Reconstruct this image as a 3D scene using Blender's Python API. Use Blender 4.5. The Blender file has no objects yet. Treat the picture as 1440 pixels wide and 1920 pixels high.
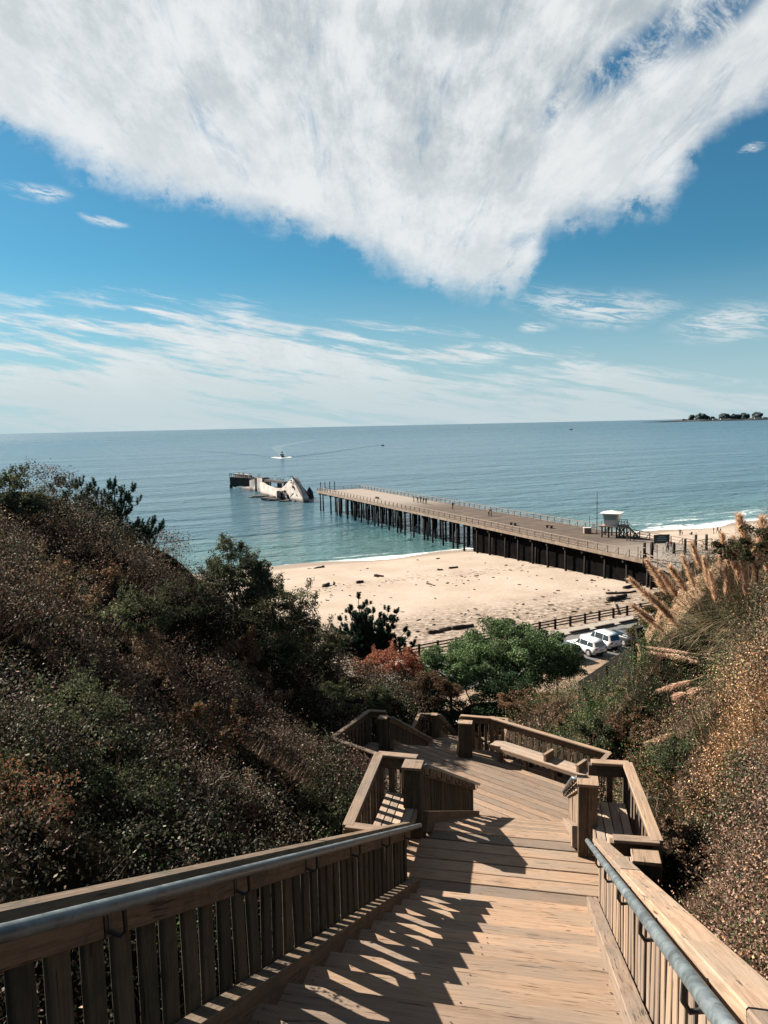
import bpy, bmesh, math, random
import numpy as np
from mathutils import Matrix, Vector
random.seed(7); RNG = np.random.default_rng(11)
SC = bpy.context.scene; COL = SC.collection

# ------------------------------------------------------------------ camera, world, sun, exposure
PITCH, ROLL, FPX, CAMZ = math.radians(6.42), math.radians(-1.22), 1443.0, 27.0
cam_d = bpy.data.cameras.new('camera'); cam = bpy.data.objects.new('camera', cam_d); COL.objects.link(cam)
cam_d.sensor_fit = 'HORIZONTAL'; cam_d.sensor_width = 36.0; cam_d.lens = 36.0 * FPX / 1440.0
cam_d.clip_start = 0.05; cam_d.clip_end = 200000
cam.matrix_world = Matrix.Translation((0, 0, CAMZ)) @ Matrix.Rotation(math.radians(90) - PITCH, 4, 'X') @ Matrix.Rotation(ROLL, 4, 'Z')
SC.camera = cam
SC.render.resolution_x, SC.render.resolution_y = 768, 1024
SC.view_settings.view_transform = 'Standard'; SC.view_settings.look = 'None'
SC.view_settings.gamma = 1.0; SC.view_settings.use_curve_mapping = False
EXPOSURE = 1.9; AF = 0.56; SC.view_settings.exposure = EXPOSURE
SUN_EL, SUN_AZ = math.radians(33.9), math.radians(-56.0)      # azimuth from +Y, negative = left

sun_d = bpy.data.lights.new('sun', 'SUN'); sun_d.energy = 5.0; sun_d.angle = math.radians(0.5); sun_d.color = (1.0, 0.90, 0.78)
sun = bpy.data.objects.new('sun', sun_d); COL.objects.link(sun)
sv = Vector((math.sin(SUN_AZ) * math.cos(SUN_EL), math.cos(SUN_AZ) * math.cos(SUN_EL), math.sin(SUN_EL)))
sun.rotation_euler = sv.to_track_quat('Z', 'Y').to_euler(); sun.location = (-40, 20, 60)


class NT:
    """small helper to write node trees as expressions"""
    def __init__(s, tree):
        s.t = tree; s.n = tree.nodes; s.l = tree.links
    def new(s, typ, **kw):
        nd = s.n.new(typ)
        for k, v in kw.items(): setattr(nd, k, v)
        return nd
    def put(s, sock, v):
        if isinstance(v, (int, float)): sock.default_value = v
        elif isinstance(v, (tuple, list)):
            sock.default_value = tuple(v) if len(v) == len(sock.default_value) else tuple(v) + (1.0,)
        else: s.l.new(v, sock)
    def m(s, op, a, b=None, c=None, clamp=False):
        nd = s.new('ShaderNodeMath', operation=op, use_clamp=clamp); s.put(nd.inputs[0], a)
        if b is not None: s.put(nd.inputs[1], b)
        if c is not None: s.put(nd.inputs[2], c)
        return nd.outputs[0]
    def vm(s, op, a, b=None):
        nd = s.new('ShaderNodeVectorMath', operation=op); s.put(nd.inputs[0], a)
        if b is not None:
            if op == 'SCALE': s.put(nd.inputs['Scale'], b)
            else: s.put(nd.inputs[1], b)
        return nd.outputs['Value'] if op in ('DOT_PRODUCT', 'LENGTH') else nd.outputs[0]
    def xyz(s, x, y, z):
        nd = s.new('ShaderNodeCombineXYZ'); s.put(nd.inputs[0], x); s.put(nd.inputs[1], y); s.put(nd.inputs[2], z); return nd.outputs[0]
    def sep(s, v):
        nd = s.new('ShaderNodeSeparateXYZ'); s.put(nd.inputs[0], v); return nd.outputs
    def noise(s, v, scale, detail=4, rough=0.55, dist=0.0, col=False):
        nd = s.new('ShaderNodeTexNoise'); s.put(nd.inputs['Vector'], v); s.put(nd.inputs['Scale'], scale)
        s.put(nd.inputs['Detail'], detail); s.put(nd.inputs['Roughness'], rough); s.put(nd.inputs['Distortion'], dist)
        return nd.outputs['Color' if col else 'Fac']
    def vor(s, v, scale, feature='F1', rnd=1.0):
        nd = s.new('ShaderNodeTexVoronoi', feature=feature); s.put(nd.inputs['Vector'], v); s.put(nd.inputs['Scale'], scale)
        s.put(nd.inputs['Randomness'], rnd); return nd.outputs['Distance']
    def mr(s, v, a, b, c=0.0, d=1.0, smooth=True):
        nd = s.new('ShaderNodeMapRange', interpolation_type='SMOOTHSTEP' if smooth else 'LINEAR', clamp=True)
        for k, q in zip(('Value', 'From Min', 'From Max', 'To Min', 'To Max'), (v, a, b, c, d)): s.put(nd.inputs[k], q)
        return nd.outputs[0]
    def mix(s, f, a, b, mode='MIX'):
        nd = s.new('ShaderNodeMix', data_type='RGBA', blend_type=mode); s.put(nd.inputs[0], f); s.put(nd.inputs[6], a); s.put(nd.inputs[7], b)
        return nd.outputs[2]
    def curve(s, v, pts):
        nd = s.new('ShaderNodeFloatCurve'); c = nd.mapping.curves[0]
        c.points[0].location = pts[0]; c.points[1].location = pts[-1]
        for p in pts[1:-1]: c.points.new(*p)
        for p in c.points: p.handle_type = 'AUTO_CLAMPED'
        nd.mapping.update(); s.put(nd.inputs['Value'], v); return nd.outputs[0]


def pix_azel(px, py):
    """azimuth, elevation (degrees) of a direction of the view"""
    x = (px - 720) / FPX; y = (960 - py) / FPX
    d = cam.matrix_world.to_3x3() @ Vector((x, y, -1)); d.normalize()
    return math.degrees(math.atan2(d.x, d.y)), math.degrees(math.asin(d.z))


SKY_S = 0.05
def build_world():
    w = bpy.data.worlds.new('World'); SC.world = w; w.use_nodes = True
    N = NT(w.node_tree); bg = w.node_tree.nodes['Background']
    sky = N.new('ShaderNodeTexSky', sky_type='NISHITA'); sky.sun_disc = False
    sky.sun_elevation = SUN_EL; sky.sun_rotation = SUN_AZ; sky.altitude = 0; sky.air_density = 1.0; sky.dust_density = 0.3; sky.ozone_density = 2.2
    tc = N.new('ShaderNodeTexCoord'); d = tc.outputs['Generated']
    x, y, z = N.sep(d)
    az = N.m('MULTIPLY', N.m('ARCTAN2', x, y), 57.2958); el = N.m('MULTIPLY', N.m('ARCSINE', z), 57.2958)
    # warped coordinates for ragged edges
    wv = N.noise(d, 5.0, 5, 0.6, col=True)
    wx, wy, wz = N.sep(N.vm('SUBTRACT', wv, (0.5, 0.5, 0.5)))
    zz = N.m('ADD', N.m('MAXIMUM', z, 0.0), 0.10)
    pl = N.xyz(N.m('DIVIDE', x, zz), N.m('DIVIDE', y, zz), 0.0)
    # main bank: its lower edge as elevation over azimuth
    edge = [(-100, 300), (0, 262), (60, 292), (150, 345), (250, 380), (400, 408), (520, 430), (620, 470), (720, 512), (800, 548), (880, 570),
            (940, 571), (985, 545), (1012, 500), (1030, 455), (1100, 425), (1170, 410), (1240, 398), (1285, 345), (1340, 285), (1440, 215), (1560, 120)]
    pts = []
    for px, py in edge:
        a, e = pix_azel(px, py); pts.append(((a + 60) / 120, e / 60))
    pts = [(0.0, pts[0][1] + .02)] + pts + [(1.0, pts[-1][1] + .03)]
    fe = N.m('MULTIPLY', N.curve(N.m('DIVIDE', N.m('ADD', az, 60), 120), pts), 60)
    n1 = N.noise(N.xyz(N.m('MULTIPLY', az, 0.035), N.m('MULTIPLY', el, 0.10), 3.1), 2.0, 8, 0.62)
    n2 = N.noise(pl, 2.2, 8, 0.6, 0.4)
    rag = N.m('ADD', N.m('MULTIPLY', N.m('SUBTRACT', n1, .5), 5.0), N.m('MULTIPLY', N.m('SUBTRACT', N.noise(d, 38, 5, 0.65), .5), 2.2))
    over = N.m('ADD', N.m('SUBTRACT', el, fe), rag)
    bank = N.m('MULTIPLY', N.mr(over, -0.6, 2.6), N.mr(N.m('ADD', N.m('MULTIPLY', over, .09), N.noise(d, 26, 7, .68)), .38, .56))
    # holes torn in the right of the bank
    def blob(px, py, rx, ry, ang, soft=0.6):
        a, e = pix_azel(px, py); c, sn = math.cos(math.radians(ang)), math.sin(math.radians(ang))
        da = N.m('SUBTRACT', N.m('ADD', az, N.m('MULTIPLY', wx, 5.0)), a); de = N.m('SUBTRACT', N.m('ADD', el, N.m('MULTIPLY', wy, 3.0)), e)
        u = N.m('DIVIDE', N.m('ADD', N.m('MULTIPLY', da, c), N.m('MULTIPLY', de, sn)), rx)
        v = N.m('DIVIDE', N.m('SUBTRACT', N.m('MULTIPLY', de, c), N.m('MULTIPLY', da, sn)), ry)
        r = N.m('SQRT', N.m('ADD', N.m('MULTIPLY', u, u), N.m('MULTIPLY', v, v)))
        return N.mr(r, 1.15, 1.15 - soft)
    hole = N.m('MAXIMUM', N.m('MAXIMUM', blob(1185, 105, 5.2, 1.6, 32, .9), blob(1350, 25, 5.0, 1.6, 22, .9)), N.m('MULTIPLY', blob(1050, 195, 2.4, .8, 35, .9), .6))
    hole = N.m('MAXIMUM', hole, N.m('MULTIPLY', blob(1000, 440, 3.0, 0.9, 10, .9), .45))
    bank = N.m('MULTIPLY', bank, N.m('SUBTRACT', 1.0, N.m('MULTIPLY', hole, N.mr(N.noise(d, 17, 9, .74, .4), .36, .56))))
    # beyond the view the bank is thinned into streaks to lower the ambient light
    far = N.mr(N.m('ABSOLUTE', az), 40, 75)
    brk = N.mr(N.noise(pl, 0.9, 6, 0.6, .5), 0.46, 0.62)
    hi = N.mr(el, 40, 62)
    loose = N.m('MAXIMUM', far, hi)
    bank = N.m('MULTIPLY', bank, N.m('SUBTRACT', 1.0, N.m('MULTIPLY', loose, N.m('SUBTRACT', 1.0, brk))))
    # streaky low band of cirrus
    top = [(-100, 540), (0, 552), (200, 548), (350, 560), (480, 572), (600, 600), (760, 605), (870, 628), (960, 645), (1160, 668), (1300, 700), (1440, 712), (1560, 712)]
    pt = [((pix_azel(a, b)[0] + 60) / 120, pix_azel(a, b)[1] / 60) for a, b in top]
    pt = [(0.0, pt[0][1])] + pt + [(1.0, pt[-1][1])]
    ft = N.m('MULTIPLY', N.curve(N.m('DIVIDE', N.m('ADD', az, 60), 120), pt), 60)
    tilt = N.m('ADD', el, N.m('MULTIPLY', az, 0.16))
    st = N.noise(N.xyz(N.m('MULTIPLY', az, 0.05), N.m('MULTIPLY', tilt, 0.42), 7.7), 1.5, 9, 0.60, 0.35)
    st2 = N.noise(N.xyz(N.m('MULTIPLY', az, 0.12), N.m('MULTIPLY', tilt, 0.9), 1.7), 1.7, 8, 0.66, 0.5)
    sten = N.m('ADD', N.m('MULTIPLY', st, .62), N.m('MULTIPLY', st2, .38))
    below = N.mr(N.m('ADD', N.m('SUBTRACT', ft, el), N.m('MULTIPLY', N.m('SUBTRACT', st2, .5), 5.0)), -0.2, 1.8)
    lowfill = N.mr(el, 9.0, 2.0)                         # fuller towards the horizon
    thr = N.m('SUBTRACT', 0.492, N.m('MULTIPLY', lowfill, 0.03))
    cir = N.m('MULTIPLY', below, N.mr(N.m('SUBTRACT', sten, thr), -0.045, 0.075))
    patches = N.m('MAXIMUM', N.m('MAXIMUM', blob(1120, 568, 6.6, 1.5, -8, 1.0), blob(1375, 612, 4.4, 1.5, 4, 1.0)),
                  N.m('MAXIMUM', N.m('MAXIMUM', blob(60, 355, 2.4, .75, -6, 1.0), blob(195, 412, 1.9, .35, -8, 1.0)), N.m('MAXIMUM', blob(1010, 610, 1.4, .45, 0, 1.), blob(1405, 282, .9, .35, 10, 1.))))
    patches = N.m('MULTIPLY', patches, N.mr(N.noise(N.xyz(N.m('MULTIPLY', az, .22), N.m('MULTIPLY', tilt, 1.3), 4.4), 1.6, 8, .7, .6), .40, .60))
    bank = N.m('MULTIPLY', bank, N.m('SUBTRACT', 1.0, N.m('MULTIPLY', N.mr(N.noise(N.vm('MULTIPLY', pl, (3.4, 0.5, 1.0)), 3.1, 9, 0.68, .5), .52, .74), .42)))
    cover = N.m('MAXIMUM', bank, N.m('MAXIMUM', N.m('MULTIPLY', cir, .95), N.m('MULTIPLY', patches, .85)))
    # inner shading of the bank: streaks that run with the wind and round pouches
    pouch = N.vor(N.vm('ADD', N.vm('MULTIPLY', d, (1.0, 1.0, 1.25)), N.vm('SCALE', wv, 0.06)), 17.0, 'SMOOTH_F1')
    sweep = N.noise(N.vm('MULTIPLY', pl, (2.9, 0.55, 1.0)), 1.9, 10, 0.66, .30)
    shade = N.m('ADD', N.m('MULTIPLY', sweep, .60), N.m('ADD', N.m('MULTIPLY', N.noise(d, 13, 8, .66, .3), .46), N.m('ADD', N.m('MULTIPLY', pouch, -.36), N.m('MULTIPLY', N.m('SUBTRACT', N.noise(N.vm('MULTIPLY', pl, (3.0, 1.0, 1.0)), 9, 8, .72), .5), .42))))
    thick = N.mr(over, 0.0, 14.0)
    sh = N.m('MULTIPLY', N.mr(shade, 0.54, 0.18), N.m('ADD', .35, N.m('MULTIPLY', thick, .65)))
    K = 1.0 / SKY_S / 2 ** EXPOSURE
    ccol = N.mix(sh, (0.86 * K, 0.88 * K, 0.88 * K), (0.48 * K, 0.54 * K, 0.57 * K))
    skyc = N.mix(1.0, sky.outputs[0], (0.172, 0.410, 0.462), 'MULTIPLY')
    # soft pale air low over the sea
    air = N.m('MULTIPLY', N.mr(el, 12.0, -1.5), .92)
    skyc = N.mix(air, skyc, (0.50 * K, 0.64 * K, 0.72 * K))
    res = N.mix(N.m('MULTIPLY', cover, .94), skyc, N.mix(N.mr(el, 7.0, 0.5), ccol, (0.58 * K, 0.68 * K, 0.71 * K)))
    N.l.new(res, bg.inputs[0]); bg.inputs[1].default_value = SKY_S
build_world()

# ------------------------------------------------------------------ helpers
CM = cam.matrix_world.copy(); CR = CM.to_3x3()
def at(px, py, Y=None, z=None):
    """point of the place seen at a photo pixel, at distance Y ahead or on the level z"""
    d = CR @ Vector(((px - 720) / FPX, (960 - py) / FPX, -1))
    t = Y / d.y if Y is not None else (z - CAMZ) / d.z
    return Vector((0, 0, CAMZ)) + d * t

TH = math.radians(12.354); ST, CT = math.sin(TH), math.cos(TH)
def sw(s, w, z=0.0): return Vector((s * ST + w * CT, s * CT - w * ST, z))
def to_sw(X, Y): return X * ST + Y * CT, X * CT - Y * ST

def tag(o, label=None, cat=None, group=None, kind=None):
    if label: o['label'] = label
    if cat: o['category'] = cat
    if group: o['group'] = group
    if kind: o['kind'] = kind
    return o

def thing(name, loc, label, cat, group=None):
    o = bpy.data.objects.new(name, None); COL.objects.link(o); o.location = loc; o.empty_display_size = 0.2
    return tag(o, label, cat, group)

def link_mesh(name, me, parent=None, M=None):
    o = bpy.data.objects.new(name, me); COL.objects.link(o)
    if M is None: M = Matrix.Identity(4)
    if parent is not None:
        o.parent = parent
        # parents here carry a location (and rarely a z rotation) only
        P = Matrix.Identity(4); q = parent; chain = []
        while q is not None: chain.append(q); q = q.parent
        for q in reversed(chain): P = P @ (Matrix.LocRotScale(q.location, q.rotation_euler if q.rotation_mode != 'QUATERNION' else q.rotation_quaternion, q.scale))
        M = P.inverted() @ M
    loc, rot, sc = M.decompose()
    o.rotation_mode = 'QUATERNION'; o.location = loc; o.rotation_quaternion = rot; o.scale = sc
    return o

class MB:
    def __init__(s): s.v = []; s.f = []; s.mi = []; s.cur = 0
    def add(s, vs, fs):
        b = len(s.v); s.v += [tuple(p) for p in vs]; s.f += [tuple(i + b for i in f) for f in fs]; s.mi += [s.cur] * len(fs)
    def box(s, c, size, R=None):
        hx, hy, hz = size[0] / 2, size[1] / 2, size[2] / 2
        vs = [Vector((x * hx, y * hy, z * hz)) for x in (-1, 1) for y in (-1, 1) for z in (-1, 1)]
        if R is not None: vs = [R @ v for v in vs]
        c = Vector(c); s.add([v + c for v in vs], [(0, 1, 3, 2), (4, 6, 7, 5), (0, 4, 5, 1), (2, 3, 7, 6), (0, 2, 6, 4), (1, 5, 7, 3)])
    def beam(s, p0, p1, w, h, up=(0, 0, 1)):
        p0, p1 = Vector(p0), Vector(p1); M, L = frame(p0, p1, up); s.box((p0 + p1) / 2, (L, w, h), M.to_3x3())
    def tube(s, pts, r, n=6, cap=True):
        pts = [Vector(p) for p in pts]; rs = r if isinstance(r, (list, tuple)) else [r] * len(pts); b = []
        for i, p in enumerate(pts):
            t = (pts[min(i + 1, len(pts) - 1)] - pts[max(i - 1, 0)]).normalized()
            a = Vector((0, 0, 1)) if abs(t.z) < .9 else Vector((1, 0, 0)); u = t.cross(a).normalized(); v = t.cross(u)
            b += [p + (u * math.cos(2 * math.pi * k / n) + v * math.sin(2 * math.pi * k / n)) * rs[i] for k in range(n)]
        fs = [(i * n + k, i * n + (k + 1) % n, (i + 1) * n + (k + 1) % n, (i + 1) * n + k) for i in range(len(pts) - 1) for k in range(n)]
        if cap: fs += [tuple(range(n))[::-1], tuple((len(pts) - 1) * n + k for k in range(n))]
        s.add(b, fs)
    def mesh(s, name, mats, smooth=False):
        me = bpy.data.meshes.new(name); me.from_pydata(s.v, [], s.f)
        for m in (mats if isinstance(mats, (list, tuple)) else [mats]): me.materials.append(m)
        if any(s.mi): me.polygons.foreach_set('material_index', s.mi)
        if smooth: me.polygons.foreach_set('use_smooth', [True] * len(s.f))
        me.update(); return me
    def build(s, name, mats, parent=None, smooth=False, M=None):
        return link_mesh(name, s.mesh(name, mats, smooth), parent, M)

def frame(p0, p1, up=(0, 0, 1)):
    x = (p1 - p0); L = x.length; x = x / L; up = Vector(up)
    y = up.cross(x)
    if y.length < 1e-4: y = Vector((0, 1, 0)).cross(x)
    y.normalize(); z = x.cross(y)
    M = Matrix(((x.x, y.x, z.x), (x.y, y.y, z.y), (x.z, y.z, z.z))).to_4x4(); M.translation = (p0 + p1) / 2
    return M, L

PL = {}
def plank_mesh(L, w, h, mat, c=None):
    key = (round(L, 2), round(w, 3), round(h, 3), mat.name)
    if key in PL: return PL[key]
    c = min(.006, w * .15, h * .15) if c is None else c
    a, b = w / 2, h / 2
    prof = [(a - c, b), (a, b - c), (a, -b + c), (a - c, -b), (-a + c, -b), (-a, -b + c), (-a, b - c), (-a + c, b)]
    vs = [(x, y, z) for x in (-L / 2, L / 2) for y, z in prof]
    fs = [(k, k + 8, (k + 1) % 8 + 8, (k + 1) % 8) for k in range(8)] + [tuple(range(8)), tuple(range(15, 7, -1))]
    me = bpy.data.meshes.new('plank'); me.from_pydata(vs, [], fs); me.materials.append(mat); me.update(); PL[key] = me
    return me

def plank(name, p0, p1, w, h, mat, parent=None, up=(0, 0, 1)):
    p0, p1 = Vector(p0), Vector(p1); M, L = frame(p0, p1, up)
    me = plank_mesh(L, w, h, mat)
    return link_mesh(name, me, parent, M @ Matrix.Diagonal((L / round(L, 2), 1, 1, 1)))

# ------------------------------------------------------------------ materials
MATS = {}
def mat(name, rough=.7, color=(.5, .5, .5), metallic=0.0, spec=.3):
    m = bpy.data.materials.new(name); m.use_nodes = True; N = NT(m.node_tree); p = m.node_tree.nodes['Principled BSDF']
    N.put(p.inputs['Base Color'], color); p.inputs['Roughness'].default_value = rough; p.inputs['Metallic'].default_value = metallic
    p.inputs['Specular IOR Level'].default_value = spec
    MATS[name] = m; return m, N, p
def bump(N, p, h, strength=.4, dist=.01):
    b = N.new('ShaderNodeBump'); b.inputs['Strength'].default_value = strength; b.inputs['Distance'].default_value = dist
    N.l.new(h, b.inputs['Height']); N.l.new(b.outputs[0], p.inputs['Normal'])

def wood(name, light, mid, dark, moss=None, gs=1.0, bstr=.5):
    m, N, p = mat(name, .86, spec=.12); light, mid, dark = (tuple(q * AF for q in c_) for c_ in (light, mid, dark)); moss = tuple(q * AF for q in moss) if moss else None
    tc = N.new('ShaderNodeTexCoord'); oi = N.new('ShaderNodeObjectInfo'); rnd = oi.outputs['Random']
    v = N.vm('ADD', tc.outputs['Object'], N.vm('SCALE', N.xyz(3.1, 7.7, 5.3), N.m('MULTIPLY', rnd, 9.0)))
    dst = N.vm('SCALE', N.vm('SUBTRACT', N.noise(v, 1.7 * gs, 2, .5, col=True), (.5, .5, .5)), .06)
    g = N.noise(N.vm('MULTIPLY', N.vm('ADD', v, dst), (1.6, 46, 46)), 1.0 * gs, 6, .62)
    g2 = N.noise(N.vm('MULTIPLY', v, (4.5, 150, 150)), 1.0 * gs, 4, .6)
    blot = N.noise(N.vm('MULTIPLY', v, (1.0, 3.0, 3.0)), 2.4 * gs, 5, .6)
    crack = N.noise(N.vm('MULTIPLY', N.vm('ADD', v, dst), (2.4, 70, 70)), 1.0 * gs, 3, .5)
    c = N.mix(N.mr(g, .32, .62), mid, light)
    c = N.mix(N.m('MULTIPLY', N.mr(g2, .50, .72), .45), c, mid)
    c = N.mix(N.mr(blot, .52, .74, 0, .45), c, dark)
    ck = N.mr(crack, .635, .70)
    c = N.mix(N.m('MULTIPLY', ck, .85), c, tuple(q * .25 for q in dark))
    kn = N.mr(N.vor(N.vm('MULTIPLY', v, (1.0, 2.6, 2.6)), 2.0 * gs), .075, .03)
    c = N.mix(N.m('MULTIPLY', kn, .75), c, tuple(q * .45 for q in dark))
    if moss: c = N.mix(N.mr(N.noise(v, 5.5, 5, .65), .48, .70, 0, .8), c, moss)
    c = N.mix(N.mr(N.noise(N.vm('MULTIPLY', v, (.8, 2.0, 2.0)), 1.3, 4, .6), .42, .66, 0, .45), c, tuple(q * .33 * sum(mid) / .33 for q in (.36, .34, .30)))
    c = N.mix(1.0, c, N.mix(rnd, (.68, .69, .72), (1.20, 1.13, 1.06)), 'MULTIPLY')
    N.l.new(c, p.inputs['Base Color'])
    bump(N, p, N.m('SUBTRACT', N.m('ADD', g, N.m('MULTIPLY', g2, .5)), N.m('MULTIPLY', ck, 1.2)), bstr, .006)
    return m
M_DECK = wood('deck_wood', (.42, .305, .222), (.33, .23, .16), (.17, .115, .08), bstr=.8)
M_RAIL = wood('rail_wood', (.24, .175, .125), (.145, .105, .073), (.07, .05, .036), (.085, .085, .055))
M_RAIL_SHADE = wood('shade_rail_wood', (.115, .106, .080), (.066, .063, .048), (.036, .034, .027), (.046, .056, .038))  # rail wood again, with the left side's shade put into its colour
M_CAP = wood('cap_wood', (.42, .315, .235), (.29, .21, .15), (.15, .105, .075))
M_SEAT = wood('bleached_seat_wood', (.50, .40, .32), (.40, .31, .24), (.22, .16, .12))
M_DARKW = wood('dark_timber', (.075, .06, .05), (.05, .04, .034), (.03, .025, .02))
M_FENCE = wood('fence_timber', (.085, .062, .05), (.055, .04, .032), (.035, .027, .02))

def world_pos(N): return N.new('ShaderNodeNewGeometry').outputs['Position']
def simple(name, c1, c2, scale=3.0, rough=.7, bs=0.0, **kw):
    c1 = tuple(q * AF for q in c1); c2 = tuple(q * AF for q in c2); m, N, p = mat(name, rough, c1, **kw)
    tc = N.new('ShaderNodeTexCoord'); n = N.noise(tc.outputs['Object'], scale, 5, .6)
    N.l.new(N.mix(N.mr(n, .3, .7), c1, c2), p.inputs['Base Color'])
    if bs: bump(N, p, n, bs, .02)
    return m
M_PIPE = None
def pipe_material():
    m, N, p = mat('galvanised_pipe', .5, (.2, .25, .27), .25, .4)
    tc = N.new('ShaderNodeTexCoord'); v = tc.outputs['Object']
    n = N.noise(v, 5, 7, .7); n2 = N.noise(v, 22, 4, .65)
    c = N.mix(N.mr(n, .35, .65), (.050, .066, .074), (.115, .140, .150)); c = N.mix(N.mr(n2, .56, .72, 0, .7), c, (.022, .030, .034))
    N.l.new(c, p.inputs['Base Color']); N.l.new(N.mr(n, .3, .7, .32, .6), p.inputs['Roughness']); return m
M_PIPE = pipe_material()
M_IRON = simple('black_iron', (.02, .022, .025), (.045, .04, .038), 20, .55)

def leaf_material(name, trans=.25, rough=.75, spec=.08):
    m = bpy.data.materials.new(name); m.use_nodes = True; N = NT(m.node_tree); p = m.node_tree.nodes['Principled BSDF']
    a = N.new('ShaderNodeAttribute'); a.attribute_name = 'tint'
    N.l.new(a.outputs['Color'], p.inputs['Base Color']); p.inputs['Roughness'].default_value = rough; p.inputs['Specular IOR Level'].default_value = spec
    t = N.new('ShaderNodeBsdfTranslucent'); N.l.new(N.mix(1.0, a.outputs['Color'], (1.08, 1.06, .80), 'MULTIPLY'), t.inputs[0])
    mx = N.new('ShaderNodeMixShader'); mx.inputs[0].default_value = trans
    N.l.new(p.outputs[0], mx.inputs[1]); N.l.new(t.outputs[0], mx.inputs[2])
    N.l.new(mx.outputs[0], m.node_tree.nodes['Material Output'].inputs[0]); return m
M_LEAF = leaf_material('leaf', .14); M_TREE = leaf_material('tree_leaf', .30); M_PLUME = leaf_material('plume', .45, .8, .05); M_NEEDLE = leaf_material('needle', .1); M_TWIG = leaf_material('twig', .08, .8, .1)
M_BARK = simple('bark', (.07, .05, .038), (.14, .11, .085), 6, .9, .5)

# ------------------------------------------------------------------ numpy noise and leaf clouds
def vnoise(x, y, seed=0):
    r = np.random.default_rng(seed).random((256, 256))
    xi = np.floor(x).astype(int); yi = np.floor(y).astype(int); fx = x - xi; fy = y - yi
    fx = fx * fx * (3 - 2 * fx); fy = fy * fy * (3 - 2 * fy)
    g = lambda a, b: r[a & 255, b & 255]
    return (g(xi, yi) * (1 - fx) + g(xi + 1, yi) * fx) * (1 - fy) + (g(xi, yi + 1) * (1 - fx) + g(xi + 1, yi + 1) * fx) * fy
def fbm(x, y, o=4, seed=0):
    s = 0; a = .5; t = 0
    for k in range(o): s = s + a * vnoise(x * 2 ** k + 17 * k, y * 2 ** k + 31 * k, seed + k); t += a; a *= .5
    return s / t

def norm(a): return a / np.maximum(np.linalg.norm(a, axis=1, keepdims=True), 1e-9)
def np_mesh(name, V, F, tint, m, name_attr='tint'):
    """V (n,3); F (k,3) or (k,4); tint (k,3)"""
    me = bpy.data.meshes.new(name); k, q = F.shape
    me.vertices.add(len(V)); me.vertices.foreach_set('co', V.astype(np.float32).ravel())
    me.loops.add(k * q); me.loops.foreach_set('vertex_index', F.astype(np.int32).ravel())
    me.polygons.add(k); me.polygons.foreach_set('loop_start', np.arange(0, k * q, q, dtype=np.int32))
    me.polygons.foreach_set('loop_total', np.full(k, q, dtype=np.int32))
    me.update(calc_edges=True)
    if tint is not None:
        at_ = me.attributes.new('tint', 'FLOAT_COLOR', 'FACE'); c = np.ones((k, 4), np.float32); c[:, :3] = tint; at_.data.foreach_set('color', c.ravel())
    me.materials.append(m); return me

def leaf_quads(C, size, rng, aspect=.55, upbias=0.0, quad=True, normal=None):
    n = len(C); u = rng.normal(size=(n, 3)); u[:, 2] += upbias; u = norm(u)
    r = rng.normal(size=(n, 3))
    if normal is not None: r = r * .8 + normal * 1.0; v = norm(np.cross(r, u))
    else: v = norm(np.cross(u, r))
    L = size[:, None]; a = C - u * L * .5; b = C + u * L * .5; w = v * L * aspect * .5
    if quad:
        V = np.stack([a, C + w, b, C - w], 1).reshape(-1, 3); F = np.arange(4 * n).reshape(n, 4)
    else:
        V = np.stack([a, C + w + u * L * .1, b - w * .6], 1).reshape(-1, 3); F = np.arange(3 * n).reshape(n, 3)
    return V, F
def stick_tris(P, D, L, wd):
    """thin three-cornered twigs from P along D"""
    n = len(P); s = norm(np.cross(D, RNG.normal(size=(n, 3)))); w = s * wd[:, None]
    V = np.stack([P - w, P + w, P + D * L[:, None]], 1).reshape(-1, 3); return V, np.arange(3 * n).reshape(n, 3)
# ------------------------------------------------------------------ walkway levels (s along the flights, w across)
ZA, ZB, ZC, ZD = 20.8, 16.6, 12.6, 8.5
BPOLY = [(19.2, -1.95), (21.45, -6.42), (23.75, -5.86), (23.75, -1.84), (21.7, 1.58), (19.4, .58)]
FOOT = [  # polygon in (s,w), then z at s0 and z at s1
    ([(-4, -2.05), (9.25, -2.05), (9.25, .8), (-4, .8)], -4, 27.29, 9.25, ZA),
    ([(9.0, -2.8), (11.5, -2.8), (11.7, 1.3), (9.2, 1.5)], 9, ZA, 12, ZA),
    ([(10.85, -2.15), (19.2, -2.1), (19.2, .7), (10.85, .7)], 10.85, ZA, 19.2, ZB),
    (BPOLY, 19, ZB, 24, ZB),
    ([(23.05, -5.25), (31.2, -5.25), (31.2, -2.7), (23.05, -2.7)], 23.05, ZB, 31.2, ZC),
    ([(31.2, -6.1), (34.1, -6.1), (34.1, -1.8), (31.2, -1.8)], 31, ZC, 35, ZC),
    ([(33.2, -5.25), (41.3, -5.25), (41.3, -2.7), (33.2, -2.7)], 33.2, ZC, 41.3, ZD),
    ([(41.3, -6.1), (44, -6.1), (44, -1.8), (41.3, -1.8)], 41, ZD, 44, ZD)]
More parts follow.
